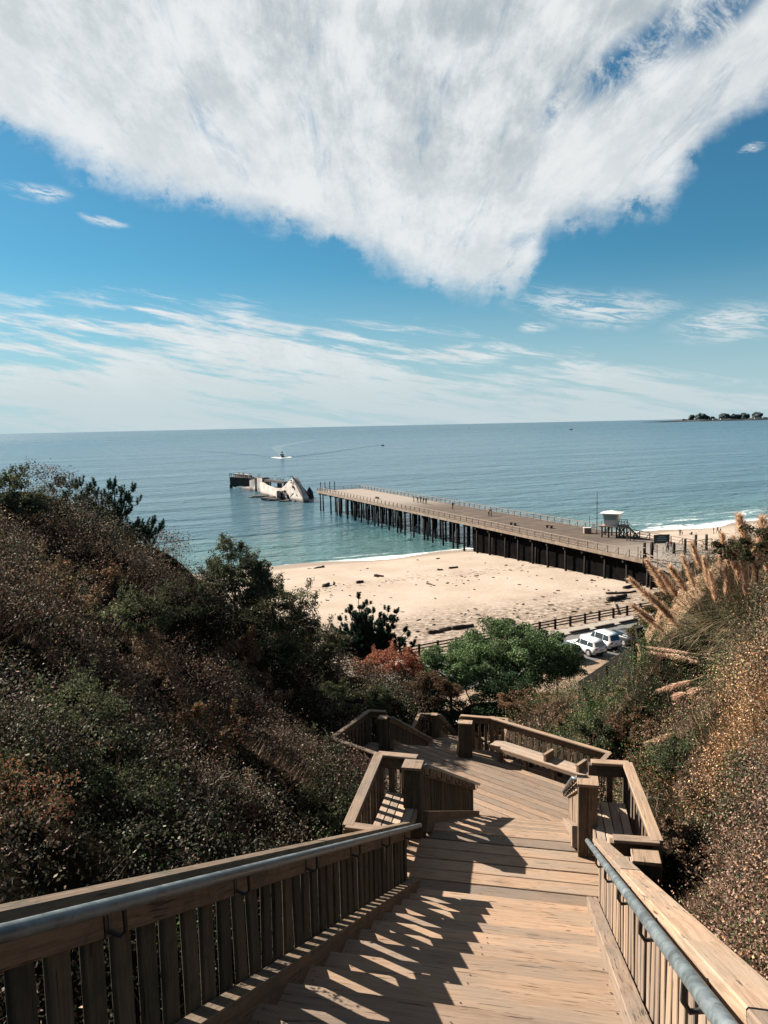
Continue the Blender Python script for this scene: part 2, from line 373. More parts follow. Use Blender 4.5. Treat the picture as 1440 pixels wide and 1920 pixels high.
def poly_sd(P, x, y):
    """signed distance (negative inside) of arrays x,y to the polygon"""
    d = np.full(x.shape, 1e9); ins = np.zeros(x.shape, bool); n = len(P)
    for i in range(n):
        (x0, y0), (x1, y1) = P[i], P[(i + 1) % n]; ex, ey = x1 - x0, y1 - y0
        t = np.clip(((x - x0) * ex + (y - y0) * ey) / (ex * ex + ey * ey), 0, 1)
        d = np.minimum(d, np.hypot(x - x0 - t * ex, y - y0 - t * ey))
        c = ((y0 > y) != (y1 > y)); 
        if ey != 0: ins ^= c & (x < (y - y0) / ey * ex + x0)
    return np.where(ins, -d, d)
def foot_limit(X, Y):
    s, w = X * ST + Y * CT, X * CT - Y * ST
    lim = np.full(X.shape, 1e9); sd = np.full(X.shape, 1e9)
    for P, s0, z0, s1, z1 in FOOT:
        d = poly_sd(P, s, w); dd = np.maximum(0, d - 1.0) if P is BPOLY else np.maximum(0, d - .1); z = z0 + (np.clip(s, min(s0, s1) - 1, max(s0, s1) + 1) - s0) / (s1 - s0) * (z1 - z0)
        lim = np.minimum(lim, z - (1.15 if P is BPOLY else .75) + dd * 1.6); sd = np.minimum(sd, d)
    return lim, sd

# ------------------------------------------------------------------ hillside
TP = [(-10.01,20.00,25.22),(-9.23,21.00,24.59),(-8.47,22.00,23.99),(-7.93,24.00,23.10),(-7.07,27.00,21.71),(-6.20,30.00,20.13),(-4.77,33.00,18.21),(-3.28,37.00,15.63),(-1.37,42.00,12.35),(-2.16,4.00,24.42),(-2.91,5.50,24.26),(-4.15,8.00,24.22),(-6.61,13.00,24.37),(-2.69,7.00,23.50),(-2.15,9.00,22.47),(-1.22,13.00,20.43),(-0.92,9.60,21.41),(-1.58,6.50,23.03),(-1.96,5.00,23.88),(-5.21,14.00,23.12),(-3.98,13.00,21.95),(-3.52,16.00,20.76),(-2.84,19.00,18.85),(-5.42,18.00,21.99),(-4.51,23.00,19.72),(-3.29,26.00,17.20),(-2.46,27.00,16.21),(-1.69,31.00,15.40),(0.38,38.00,12.45),(3.28,44.00,10.11),(8.56,17.00,24.48),(9.71,22.00,23.06),(11.20,28.00,21.20),(11.69,32.00,19.59),(12.30,36.00,17.25),(11.80,38.00,14.78),(11.15,39.00,13.33),(2.72,5.20,23.51),(3.37,6.50,23.64),(4.86,9.50,23.53),(6.59,13.00,23.87),(6.42,17.00,19.56),(6.71,22.00,17.64),(3.74,9.80,21.21),(3.15,7.50,21.98),(6.10,31.00,14.34),(7.91,33.00,13.99),(5.53,36.00,12.86),(9.37,25.00,18.84),(7.01,17.00,20.18),(7.88,18.00,21.77),(10.40,32.00,16.12),(9.26,34.50,14.02),(4.64,45.00,9.37)]
TP = [(x, y, z - .40 - (.75 if i < 5 else .35 if i < 9 else 0)) for i, (x, y, z) in enumerate(TP)]
TP += [(-30, 10, 26.5), (-30, 25, 25), (-22, 2, 26.3), (-30, -10, 27), (-12, -8, 26.6), (0, -9, 26.6), (12, -8, 26.8), (30, -10, 27), (14, 5, 26), (26, 8, 26), (13, 13, 25.3),
       (26, 22, 23), (16, 24, 22.4), (17, 32, 18.5), (26, 36, 17), (-17, 30, 20.5), (-13, 34, 18.0), (-24, 38, 17), (-10, 41, 13.0), (-5, 47, 9.2), (2, 51, 5.4), (8, 53, 3.8), (6, 58, 2.9), (11, 47, 6.5), (-2, 54, 4.6), (8.6, 27.5, 16.4), (9.6, 30, 16.2), (13.6, 34, 18.2)]
BLUFF = [(-200, 16), (-60, 26), (-30, 36), (-16, 43), (-7, 51), (0, 60), (9, 60), (14.5, 55), (17, 48.5), (20, 47), (24, 47), (50, 50), (200, 60), (200, -90), (-200, -90)]
GX0, GX1, GY0, GY1, GS = -40.0, 40.0, -14.0, 66.0, 0.25
gx = np.arange(GX0, GX1 + .01, GS); gy = np.arange(GY0, GY1 + .01, GS)
XX, YY = np.meshgrid(gx, gy, indexing='ij')
def rbf(P, X, Y):
    P = np.array(P); n = len(P)
    ph = lambda r2: np.where(r2 > 1e-9, .5 * r2 * np.log(r2 + 1e-12), 0)
    r2 = (P[:, None, 0] - P[None, :, 0]) ** 2 + (P[:, None, 1] - P[None, :, 1]) ** 2
    A = np.zeros((n + 3, n + 3)); A[:n, :n] = ph(r2) + np.eye(n) * 1.2; A[:n, n] = 1; A[:n, n + 1:] = P[:, :2]; A[n, :n] = 1; A[n + 1:, :n] = P[:, :2].T
    c = np.linalg.solve(A, np.concatenate([P[:, 2], [0, 0, 0]]))
    out = c[n] + c[n + 1] * X + c[n + 2] * Y
    for i in range(n): out = out + c[i] * ph((X - P[i, 0]) ** 2 + (Y - P[i, 1]) ** 2)
    return out
HB = rbf(TP, XX, YY)
sdb = poly_sd(BLUFF, XX, YY)
cl = 3.0 + np.maximum(0, -sdb) * 1.9 + fbm(XX * .9, YY * .9, 4, 40) * 1.2 * np.clip(-sdb, 0, 1)
HB = HB + (fbm(XX * .35, YY * .35, 3, 5) - .5) * .6
HB = np.minimum(HB, cl); HB = np.where(sdb > 0, 2.2, HB); HB = np.maximum(HB, 2.2)
LIM, FSD = foot_limit(XX, YY)
def bil(G, x, y):
    fx = (x - GX0) / GS; fy = (y - GY0) / GS; i = np.clip(fx.astype(int), 0, G.shape[0] - 2); j = np.clip(fy.astype(int), 0, G.shape[1] - 2); a = fx - i; b = fy - j
    return (G[i, j] * (1 - a) + G[i + 1, j] * a) * (1 - b) + (G[i, j + 1] * (1 - a) + G[i + 1, j + 1] * a) * b
def hit(px, py, G=None):
    """where the line of sight through a pixel meets the hillside"""
    G = HB if G is None else G; d = CR @ Vector(((px - 720) / FPX, (960 - py) / FPX, -1)); d /= d.y
    Y = np.arange(2.0, 62, .1); h = bil(G, d.x * Y, Y); k = np.argmax(h > CAMZ + d.z * Y); Y = Y[k]
    return Vector((d.x * Y, Y, float(h[k])))
def zone(pts):
    g = np.zeros(XX.shape)
    for px, py, r in pts:
        q = hit(px, py) if px > 60 else Vector((px, py, 0)); g = np.maximum(g, np.exp(-((XX - q.x) ** 2 + (YY - q.y) ** 2) / (r * r)))
    return g
Z_GREEN = zone([(1200, 1320, 2.2), (1150, 1340, 2.4), (1270, 1290, 1.8), (1290, 1380, 1.2), (1060, 1345, 2.2), (1110, 1370, 2.), (1230, 1260, 2.0), (1330, 1440, .8), (1160, 1300, 2.2), (1260, 1230, 2.0), (1390, 1170, 1.2)])
Z_ORANGE = zone([(1385, 1335, .62), (1430, 1300, .62), (1340, 1380, .42), (1425, 1365, .42)])
Z_BARE = zone([(11.3, 36, 1.9), (11.0, 34, 1.7), (10.6, 32, 1.3), (10.4, 30, 1.1), (11.5, 38.2, 1.9), (12.2, 33.5, 1.3), (9.9, 37, 1.2), (1320, 1080, 1.1), (1350, 1065, .9), (1290, 1120, 1.1), (1400, 1075, .8)])
# bush mounds
mound = np.zeros(XX.shape)
rm = np.random.default_rng(3)
for _ in range(2600):
    cx, cy = rm.uniform(-26, 26), rm.uniform(0, 60); r = rm.choice([rm.uniform(.3, .7), rm.uniform(.6, 1.2), rm.uniform(.8, 1.9)]) * (1 + .014 * cy)
    i0, i1 = int((cx - r - GX0) / GS), int((cx + r - GX0) / GS) + 2; j0, j1 = int((cy - r - GY0) / GS), int((cy + r - GY0) / GS) + 2
    i0 = max(i0, 0); j0 = max(j0, 0); sub = (slice(i0, i1), slice(j0, j1))
    d2 = ((XX[sub] - cx) ** 2 + (YY[sub] - cy) ** 2) / (r * r)
    mound[sub] = np.maximum(mound[sub], np.sqrt(np.maximum(0, 1 - d2)) * r * rm.uniform(.55, 1.0))
calm = np.clip(1 - Z_GREEN * .85 - Z_ORANGE * .5, 0, 1) * (1 - np.clip(Z_BARE * 1.6, 0, 1))
HG = np.minimum(HB, LIM)
rockn = np.abs(fbm(XX * 1.1 + YY * .5, YY * .7, 5, 60) - .5) * 2
HG = HG + Z_BARE * (rockn - .3) * 1.1
HM = HG + (mound - .62) * calm * np.clip((FSD - .0) / 1.2, 0, 1) * 1.0
HM = np.where(HB < 3.6, HG, HM)

def gz(x, y): return float(bil(HM, np.array([x]), np.array([y]))[0])
def ggz(x, y): return float(bil(HG, np.array([x]), np.array([y]))[0])

def hill_material():
    m, N, p = mat('hillside_soil', .95, spec=.0)
    a = N.new('ShaderNodeAttribute'); a.attribute_name = 'tint'
    v = world_pos(N)
    bare, dry = N.sep(a.outputs['Vector'])[0], N.sep(a.outputs['Vector'])[1]
    n = N.noise(v, 1.1, 8, .65, .5); n2 = N.noise(N.vm('MULTIPLY', v, (1, 1, 2.2)), 4.0, 7, .65)
    rock = N.mix(N.mr(n2, .34, .66), (.13, .077, .045), (.33, .22, .145)); rock = N.mix(N.mr(n, .55, .7, 0, .6), rock, (.38, .27, .185))
    soil = N.mix(N.mr(n2, .3, .7), (.006, .007, .005), (.022, .018, .013))
    soil = N.mix(dry, soil, (.075, .05, .03))
    N.l.new(N.mix(N.mr(N.m('ADD', bare, N.m('MULTIPLY', N.m('SUBTRACT', n, .5), .8)), .30, .45), soil, rock), p.inputs['Base Color'])
    r = N.m('SUBTRACT', 1.0, N.vor(N.vm('MULTIPLY', v, (1, 1, 1.6)), 2.6)); bump(N, p, N.m('ADD', N.m('MULTIPLY', r, .6), N.m('ADD', n2, N.noise(v, 14, 4, .6))), 1.0, .22)
    return m
M_HILL = hill_material()
def build_hill():
    nx, ny = XX.shape; V = np.stack([XX, YY, HM], 2).reshape(-1, 3)
    i, j = np.meshgrid(np.arange(nx - 1), np.arange(ny - 1), indexing='ij'); a = (i * ny + j).ravel(); F = np.stack([a, a + ny, a + ny + 1, a + 1], 1)
    keep = HB[:-1, :-1].ravel() > 2.25
    F = F[keep]
    t = np.stack([Z_BARE, Z_ORANGE, Z_GREEN], 2)[:-1, :-1].reshape(-1, 3)[keep]
    me = np_mesh('hillside', V, F, t, M_HILL); me.polygons.foreach_set('use_smooth', np.ones(len(F), bool))
    tag(link_mesh('hillside', me), kind='structure')
    # the bluff goes on to both sides and behind
    P = []; Q = []
    for (x, y) in [(-400, -20), (-200, 12), (-60, 22), (-40.2, 26)]: P.append((x, y))
    m2 = MB()
    def slab(poly, zt):
        n = len(poly); m2.add([(x, y, zt) for x, y in poly] + [(x + 0, y + 0, 2.0) for x, y in poly], [tuple(range(n))] + [(k, k + n, (k + 1) % n + n, (k + 1) % n) for k in range(n)])
    slab([(-400, -300), (-39.9, -300), (-39.9, 22), (-60, 18), (-200, 10), (-400, 0)], 24.8)
    slab([(39.9, -300), (400, -300), (400, 60), (200, 52), (60, 44), (39.9, 40)], 20.5)
    slab([(-39.9, -300), (39.9, -300), (39.9, -13.9), (-39.9, -13.9)], 25.6)
    tag(m2.build('bluff_terrain', M_HILL), kind='structure')
build_hill()

# ------------------------------------------------------------------ scrub, ground cover and dry grass (nobody could count it)
def sample(n, x0, x1, y0, y1, rng, dmin=4.0):
    """points denser near the path, thinning with distance"""
    out = []
    tot = 0
    while tot < n:
        u = rng.random(n * 2); lo, hi = math.log(max(dmin, y0)), math.log(y1)
        Y = np.exp(lo + (hi - lo) * u); X = Y * np.tan(rng.uniform(-.62, .62, n * 2)) * 1.0
        k = (X > x0) & (X < x1); X, Y = X[k], Y[k]; out.append(np.stack([X, Y], 1)); tot += len(X)
    return np.concatenate(out)[:n]
def grad_normal(x, y):
    e = .25; hx = (bil(HM, x + e, y) - bil(HM, x - e, y)) / (2 * e); hy = (bil(HM, x, y + e) - bil(HM, x, y - e)) / (2 * e)
    return norm(np.stack([-hx, -hy, np.ones_like(hx)], 1))
def pick(pal, w, n, rng, jit=.25):
    pal = np.array(pal); i = rng.choice(len(pal), n, p=np.array(w) / sum(w)); return np.clip(pal[i] * .62 * (1 + rng.normal(0, jit, (n, 1))), .002, .9)

OLIVE = [(.052, .056, .038), (.080, .080, .058), (.190, .180, .140), (.028, .034, .026)]
BROWN = [(.13, .088, .068), (.19, .135, .105), (.075, .052, .042), (.32, .24, .19)]
RED = [(.20, .075, .05), (.27, .11, .075), (.14, .06, .045)]
GREEN = [(.05, .10, .035), (.08, .14, .045), (.035, .07, .028), (.12, .17, .06)]
STRAW = [(.50, .31, .17), (.60, .42, .26), (.38, .20, .10), (.26, .15, .09)]
PINKY = [(.27, .165, .12), (.34, .22, .165), (.17, .10, .075), (.40, .28, .21)]

def scrub(name, n, side, seed):
    rng = np.random.default_rng(seed)
    P = sample(int(n / 17), -30 if side < 0 else -6, 6 if side < 0 else 30, 2.6, 56, rng, 2.6)
    x, y = P[:, 0], P[:, 1]
    s, w = to_sw(x, y)
    left = w < -1.9 - .03 * s * (s > 20)
    k = (left if side < 0 else ~left)
    _, sd = foot_limit(x, y); k &= sd > np.where((s > 18.5) & (s < 22.8) & (w < -2.2), .75, .12)
    k &= bil(HB, x, y) > 3.9
    k &= bil(Z_BARE, x, y) + (fbm(x * 1.5, y * 1.5, 3, 9) - .5) * .7 < .42
    x, y, sd = x[k], y[k], sd[k]; n = len(x); D = np.hypot(x, y)
    h = bil(HM, x, y); N_ = grad_normal(x, y)
    fq = 1.9 / (1 + .03 * D); clump = np.clip((fbm(x * fq, y * fq, 3, 21) - .44) * 5.0, 0, 1) ; kk = rng.random(n) < (.05 + .25 * np.clip((D - 12) / 10, 0, 1) + .95 * clump ** .7 + (bil(Z_ORANGE, x, y) * .7 + .22 if side > 0 else 0)) * (np.clip((D - 2) / 11, .22, 1) if side < 0 else 1)
    x, y, sd, h, D, N_, clump = x[kk], y[kk], sd[kk], h[kk], D[kk], N_[kk], clump[kk]; n = len(x)
    rp = rng.poisson(20, n); x, y, sd, h, D, N_ = (np.repeat(q_, rp, axis=0) for q_ in (x, y, sd, h, D, N_)); sp = np.repeat((rng.exponential(.07, n) + .40 * np.sqrt(clump)) * (1 + .03 * D[np.minimum(np.cumsum(rp) - 1, len(D) - 1).clip(0)]), rp); br_ = np.repeat(rng.lognormal(-.05, .40 if side < 0 else .28, n), rp); n = len(x)
    near = np.clip(sd / .7, .15, 1)
    off = np.minimum(sp * near, .7)
    C = np.stack([x, y, h], 1) + N_ * off[:, None] + rng.normal(0, 1, (n, 3)) * (.040 + .0048 * D)[:, None]
    size = (.016 + .00160 * D) * (1.0 if side < 0 else .76) * rng.uniform(.6, 1.45, n)
    f1 = fbm(x * .45, y * .45, 3, 31); f2 = fbm(x * 1.6, y * 1.6, 3, 33) ; f3 = fbm(x * 1.1 + 9, y * 1.1, 3, 35)
    base = pick(OLIVE, [3, 3, 2, 3], n, rng)
    br = pick(BROWN if side < 0 else PINKY, [3, 2, 3, 1], n, rng); rd = pick(RED, [2, 1, 2], n, rng); gr = pick(GREEN, [3, 3, 3, 1], n, rng); sr = pick(STRAW, [3, 2, 3, 2], n, rng)
    pb = np.clip((f1 - .5) * 4 + (f2 - .5) * 2 + (.50 if side < 0 else .80), .05, .97)
    if side < 0: pb = pb * np.clip((y - 5) / 12 + .65, .6, 1)
    r = rng.random(n); col = np.where((r < pb)[:, None], br, base)
    pr_ = np.clip((f3 - .66) * 5, 0, .7) * (.6 if side < 0 else .2) + .005; r = rng.random(n); col = np.where((r < pr_)[:, None], rd, col)
    zg = bil(Z_GREEN, x, y); zo = bil(Z_ORANGE, x, y)
    gg = np.clip(zg * 1.5 + (f2 - .5) * 1.2, 0, .95) if side > 0 else np.clip((f3 * -1 + .36) * 3, 0, .3)
    col = np.where((rng.random(n) < gg)[:, None], gr, col)
    col = np.where((rng.random(n) < np.clip(zo * 1.6 + (f2 - .5) * .8, 0, .95) * (side > 0))[:, None], sr, col)
    col = np.clip(col * br_[:, None], .002, .9)
    q = D < 16
    V1, F1 = leaf_quads(C[q], size[q], rng, .6, .5, True, N_[q]); V2, F2 = leaf_quads(C[~q], size[~q], rng, .8, .4, False, N_[~q])
    me = np_mesh(name, V1, F1, col[q], M_LEAF); tag(link_mesh(name, me), 'dense %s scrub leaves covering the hillside %s of the stairs' % (('brown and olive', 'left') if side < 0 else ('brown and green', 'right')), 'scrub', kind='stuff')
    me = np_mesh(name, V2, F2, col[~q], M_LEAF); tag(link_mesh(name, me), 'distant %s scrub leaves on the %s slope beyond the first landing' % (('reddish brown', 'left') if side < 0 else ('tan and green', 'right')), 'scrub', kind='stuff')
    # twigs and dry stems
    m = int(n * (.075 if side < 0 else .46)); i = rng.choice(n, m, p=(lambda q_: q_ / q_.sum())(np.clip(pb + zo + .1, .05, 2) * (1 - .8 * np.clip(zg, 0, 1))))
    P0 = np.stack([x[i], y[i], h[i]], 1); Dr = norm(rng.normal(0, .55, (m, 3)) + N_[i] * .9 + np.array([.15, -.1, .35]))
    Ln = rng.uniform(.08, .34, m) * (1 + .02 * D[i]) * near[i]; wd = (.0012 + .00033 * D[i]) * rng.uniform(.7, 1.3, m)
    V, F = stick_tris(P0, Dr, Ln, wd)
    tw = pick([(.30, .22, .16), (.42, .33, .25), (.18, .12, .085), (.24, .13, .08)], [3, 2, 3, 3] if side < 0 else [3, 3, 2, 4], m, rng)
    tw = np.where((rng.random(m) < zo[i] * 1.5)[:, None], pick(STRAW, [3, 3, 2, 1], m, rng), tw)
    me = np_mesh('dry_twigs', V, F, tw * (.75 if side < 0 else 1.0), M_TWIG); tag(link_mesh('dry_twigs', me), 'thin dry twigs standing out of the scrub on the %s slope' % ('left' if side < 0 else 'right'), 'twigs', kind='stuff')
scrub('left_scrub', 980000, -1, 5)
scrub('right_scrub', 1050000, 1, 6)
# ------------------------------------------------------------------ landings, stairs, railings, benches
def clip_poly(P, a, b, c):
    """keep a*x+b*y<=c"""
    out = []
    for i in range(len(P)):
        p, q = P[i], P[(i + 1) % len(P)]; dp, dq = a * p[0] + b * p[1] - c, a * q[0] + b * q[1] - c
        if dp <= 0: out.append(p)
        if dp * dq < 0: t = dp / (dp - dq); out.append((p[0] + t * (q[0] - p[0]), p[1] + t * (q[1] - p[1])))
    return out
def landing(poly, z, dirv, pitch, label, skip=None):
    """boards of a landing clipped to its outline; poly and dirv in (s,w)"""
    cs = sum(p[0] for p in poly) / len(poly); cw = sum(p[1] for p in poly) / len(poly)
    t = thing('wooden_landing', sw(cs, cw, z), label, 'landing', 'landings of the beach stairs')
    L = math.hypot(*dirv); u = (dirv[0] / L, dirv[1] / L); n = (-u[1], u[0])
    X = sw(u[0], u[1]).normalized(); Z = Vector((0, 0, 1)); Yv = Z.cross(X)
    lo = min(p[0] * n[0] + p[1] * n[1] for p in poly); hi = max(p[0] * n[0] + p[1] * n[1] for p in poly)
    k = lo + .0
    rr = random.Random(int(z * 10))
    while k < hi - .02:
        a, b = k, min(k + pitch - .020, hi); Q = clip_poly(clip_poly(poly, n[0], n[1], b), -n[0], -n[1], -a); k += pitch
        if len(Q) < 3: continue
        c = sw(sum(q[0] for q in Q) / len(Q), sum(q[1] for q in Q) / len(Q), z - .03 + rr.uniform(-.003, .003))
        M = Matrix(((X.x, Yv.x, 0), (X.y, Yv.y, 0), (0, 0, 1))).to_4x4(); M.translation = c; Mi = M.inverted()
        m = MB(); pts = [Mi @ sw(q[0], q[1], c.z) for q in Q]; nq = len(pts)
        # rounded top edge
        ce = Vector((0, 0, 0)); top = [Vector((p.x * (1 - .004 / max(abs(p.x), .01)) if abs(p.x) > .05 else p.x, p.y - math.copysign(.006, p.y) if abs(p.y) > .03 else p.y, .03)) for p in pts]
        mid = [Vector((p.x, p.y, .024)) for p in pts]; bot = [Vector((p.x, p.y, -.03)) for p in pts]
        fs = [tuple(range(nq)), tuple(range(3 * nq - 1, 2 * nq - 1, -1))] + [(j + r * nq, j + (r + 1) * nq, (j + 1) % nq + (r + 1) * nq, (j + 1) % nq + r * nq) for r in (0, 1) for j in range(nq)]
        m.add(top + mid + bot, fs); m.build('plank', M_DECK, t, M=M)
    # joists and legs under the boards
    m = MB(); e = len(poly)
    for i in range(e):
        p, q = poly[i], poly[(i + 1) % e]; m.beam(sw(p[0] * .985 + cs * .015, p[1] * .985 + cw * .015, z - .17), sw(q[0] * .985 + cs * .015, q[1] * .985 + cw * .015, z - .17), .05, .21)
    for i in range(e):
        p = poly[i]; a = sw(p[0] * .93 + cs * .07, p[1] * .93 + cw * .07, z - .06); m.beam(a, a - Vector((0, 0, 2.2)), .14, .14, (0, 1, 0))
    m.build('joist_frame', M_DARKW, t)
    return t

A_POLY = [(9.255, -2.62), (9.255, 1.25), (11.55, 1.1), (11.55, .62), (10.845, .62), (10.845, -2.0), (11.3, -2.0), (11.3, -2.62)]
landing([(9.255, -2.62), (9.255, 1.25), (10.845, 1.15), (10.845, -2.62)], ZA, (0, 1), .262, 'square plank landing at the foot of the nearest flight, half in shadow')
BD = (-2.06, 3.45)
landing(BPOLY, ZB, BD, .262, 'wide landing with slanting boards beside the long bench')
landing([(31.21, -6.0), (31.21, -1.95), (34.0, -1.95), (34.0, -6.0)], ZC, (0, 1), .262, 'small landing below the third flight with shaded boards')
landing([(41.31, -6.0), (41.31, -1.95), (43.8, -1.95), (43.8, -6.0)], ZD, (0, 1), .262, 'lowest landing in the dark under the trees')
def extra_floor(poly, z, nm):
    pass
# bay floors behind the landing A edge
def flight(s0, s1, z0, z1, w0, w1, n, label):
    t = thing('staircase', sw(s1, (w0 + w1) / 2, z1), label, 'stairs', 'flights of the beach stairs')
    run = (s1 - s0) / n; rise = (z0 - z1) / n; rr = random.Random(n + int(s0))
    for k in range(1, n + 1):
        if k == n and abs(s0) > 5: break                     # the top step is the landing
        sa = s1 - k * run; z = z1 + k * rise; bw = run / 2 + .012
        for j in range(2):
            c = sa + run - .02 - bw * (j + .5) + .0; dz = rr.uniform(-.003, .003)
            a = sw(c - .0, w0 - rr.uniform(0, .02), z - .022 + dz); b = sw(c, w1 + rr.uniform(0, .02), z - .022 + dz)
            plank('tread_board', a, b, bw - .014, .044, M_DECK, t)
        plank('riser', sw(sa + run - .045, w0 + .02, z - rise / 2 - .045), sw(sa + run - .045, w1 - .02, z - rise / 2 - .045), .03, rise - .055, M_RAIL, t)
    m = MB(); run_ = run
    for k in range(1, n + 1):
        if k == n and abs(s0) > 5: break
        for ds in (.07, .16, .30, .39):
            for w in (w0 + .14, (w0 + w1) / 2 + .02, w1 - .14):
                if rr.random() < .45: continue
                p = sw(s1 - k * run + ds + rr.gauss(0, .008), w + rr.gauss(0, .01), z1 + k * rise + .0035); m.add([p + Vector((math.cos(a_) * .007, math.sin(a_) * .007, 0)) for a_ in (0, 1.05, 2.09, 3.14, 4.19, 5.24)], [(0, 1, 2, 3, 4, 5)])
    tag(m.build('nail_heads', M_IRON, t), kind='stuff')
    m = MB()
    for w in (w0 + .12, (w0 + w1) / 2, w1 - .12): m.beam(sw(s0, w, z0 - .42), sw(s1, w, z1 - .42), .08, .26)
    for s in np.arange(s0 + 1, s1, 2.2):
        for w in (w0 - .05, w1 + .05):
            zz = z0 + (z1 - z0) * (s - s0) / (s1 - s0); m.beam(sw(s, w, zz - .3), sw(s, w, zz - 2.4), .13, .13, (0, 1, 0))
    m.build('carriage', M_DARKW, t)
    return t
flight(-.83, 9.25, ZA + 21 * .235, ZA, -1.78, .58, 21, 'nearest flight of wooden steps crossed by baluster shadows')
flight(10.85, 19.2, ZA, ZB, -1.9, .45, 18, 'second flight of steps between the two short panels')
flight(23.05, 31.2, ZB, ZC, -5.03, -2.82, 17, 'third flight of steps going down left of the bench')
flight(34.0, 41.3, ZC, ZD, -5.03, -2.82, 17, 'last flight of steps going down to the trees')

def stair_railing(s0, s1, z0, z1, w, side, label, pipe=(0, 0), pitch=.205, br=1.25, capm=None, curb=True, ext=0):
    """side = +1 when the steps lie towards +w"""
    t = thing('stair_railing', sw(s1, w, z1), label, 'railing', 'slatted railings along the flights')
    zl = lambda s: z0 + (z1 - z0) * (s - s0) / (s1 - s0) + .10
    rr = random.Random(int(s0 * 10 + w * 100)); capm = capm or M_CAP; BM = M_RAIL_SHADE if side > 0 else M_CAP  # balusters: shaded wood copy on the left, sunlit light copy on the right
    dz = (z1 - z0) / (s1 - s0)
    # one baluster mesh with slanted ends, shared
    bw, bt, lo, hi = .130, .030, -.22, .875
    mb = MB(); a = bw / 2; b = bt / 2; c = .005
    prof = [(a - c, b), (a, b - c), (a, -b + c), (a - c, -b), (-a + c, -b), (-a, -b + c), (-a, b - c), (-a + c, b)]
    L = hi - lo
    vs = [(-L / 2 + y * dz, y, x) for y, x in prof] + [(L / 2 + y * dz, y, x) for y, x in prof]
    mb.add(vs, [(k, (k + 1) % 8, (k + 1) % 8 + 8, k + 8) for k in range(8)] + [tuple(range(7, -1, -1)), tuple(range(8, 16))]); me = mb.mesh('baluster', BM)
    n = int((s1 - s0) / pitch)
    for k in range(n + 1):
        s = s1 - .07 - k * pitch
        if s < s0 + .02: break
        hvec = Vector((ST, CT, 0)); wv = Vector((CT, -ST, 0))
        Z = Vector((0, 0, 1)); lean = Matrix.Rotation(rr.gauss(0, .008), 3, hvec) @ Matrix.Rotation(rr.gauss(0, .012), 3, wv)
        X = lean @ Z; Y = lean @ hvec; Zz = X.cross(Y)
        M = Matrix(((X.x, Y.x, Zz.x), (X.y, Y.y, Zz.y), (X.z, Y.z, Zz.z))).to_4x4()
        M.translation = sw(s + rr.gauss(0, .004), w + rr.gauss(0, .003), zl(s) + (lo + hi) / 2 + rr.gauss(0, .008))
        link_mesh('baluster', me, t, M)
    e = .06
    fw_ = w + side * .042
    cuts = [s0 - .02] + [s for s in np.arange(s1 - 3.6, s0 + .8, -3.6)][::-1] + [s1 + e]
    for a_, b_ in zip(cuts[:-1], cuts[1:]):
        plank('top_board', sw(a_ + .004, fw_, zl(a_) + .900), sw(b_ - .004, fw_, zl(b_) + .900), .042, .165, M_RAIL if side > 0 else capm, t)  # left boards take darker wood than the right to paint their shade
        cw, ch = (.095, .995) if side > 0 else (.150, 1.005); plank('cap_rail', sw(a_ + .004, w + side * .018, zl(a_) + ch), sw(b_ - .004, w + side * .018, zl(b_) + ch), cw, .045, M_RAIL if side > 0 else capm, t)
    if curb: plank('curb_board', sw(s0, w + side * .088, zl(s0) + .075), sw(s1 + .12, w + side * .088, zl(s1 + .12) + .075), .125, .30, capm if side < 0 else M_RAIL, t)
    pw = w + side * .145; ph = .975
    P = []
    if pipe[0]: P += [sw(s0 - .02, w - side * .05, zl(s0) + ph), sw(s0 - .04, pw - side * .03, zl(s0) + ph)]
    P += [sw(s, pw, zl(s) + ph) for s in np.linspace(s0, s1 + ext, 4)]
    m = MB(); m.tube(P, .030, 14); m.build('handrail_pipe', M_PIPE, t, smooth=True)
    k = s1 - .35
    mb = MB(); q = lambda ds, dw, z: sw(ds, w + dw, z)
    mb.tube([q(0, side * .062, .84), q(0, side * .062, .93)], .012, 6); mb.tube([q(0, side * .062, .84), q(0, side * .125, .825), q(0, side * .148, .86), q(0, side * .145, .95)], .011, 6); mb.beam(q(0, side * .066, .82), q(0, side * .066, .94), .05, .008, (CT, -ST, 0))
    bm_ = mb.mesh('bracket', M_IRON)
    while k > s0 + .1:
        link_mesh('bracket', bm_, t, Matrix.Translation(Vector((k * ST, k * CT, zl(k)))))
        k -= br
    return t
stair_railing(-1.2, 9.22, ZA + .4896 * 10.42, ZA, -1.83, 1, 'long shaded slatted railing left of the nearest flight', ext=.28)
stair_railing(-1.2, 9.22, ZA + .4896 * 10.42, ZA, .60, -1, 'sunlit slatted railing with a metal pipe right of the nearest flight', ext=.25)
stair_railing(11.0, 19.15, ZA, ZB, -1.98, 1, 'slatted railing left of the second flight, seen from behind its corner post', (1, 0), ext=.25)
stair_railing(10.95, 19.15, ZA, ZB, .46, -1, 'narrow foreshortened railing right of the second flight with its reddish slats', (1, 0), ext=.25)
stair_railing(23.3, 31.2, ZB, ZC, -5.1, 1, 'slatted railing going down left of the third flight', (1, 0), ext=.2)
stair_railing(23.3, 31.2, ZB, ZC, -2.76, -1, 'railing right of the third flight behind the bench landing', (1, 0), ext=.2)
stair_railing(34.0, 41.3, ZC, ZD, -5.1, 1, 'farthest slatted railing beside the last flight', (1, 0), ext=.2)
stair_railing(34.0, 41.3, ZC, ZD, -2.76, -1, 'right railing of the last flight, mostly hidden', (1, 0), ext=.2)

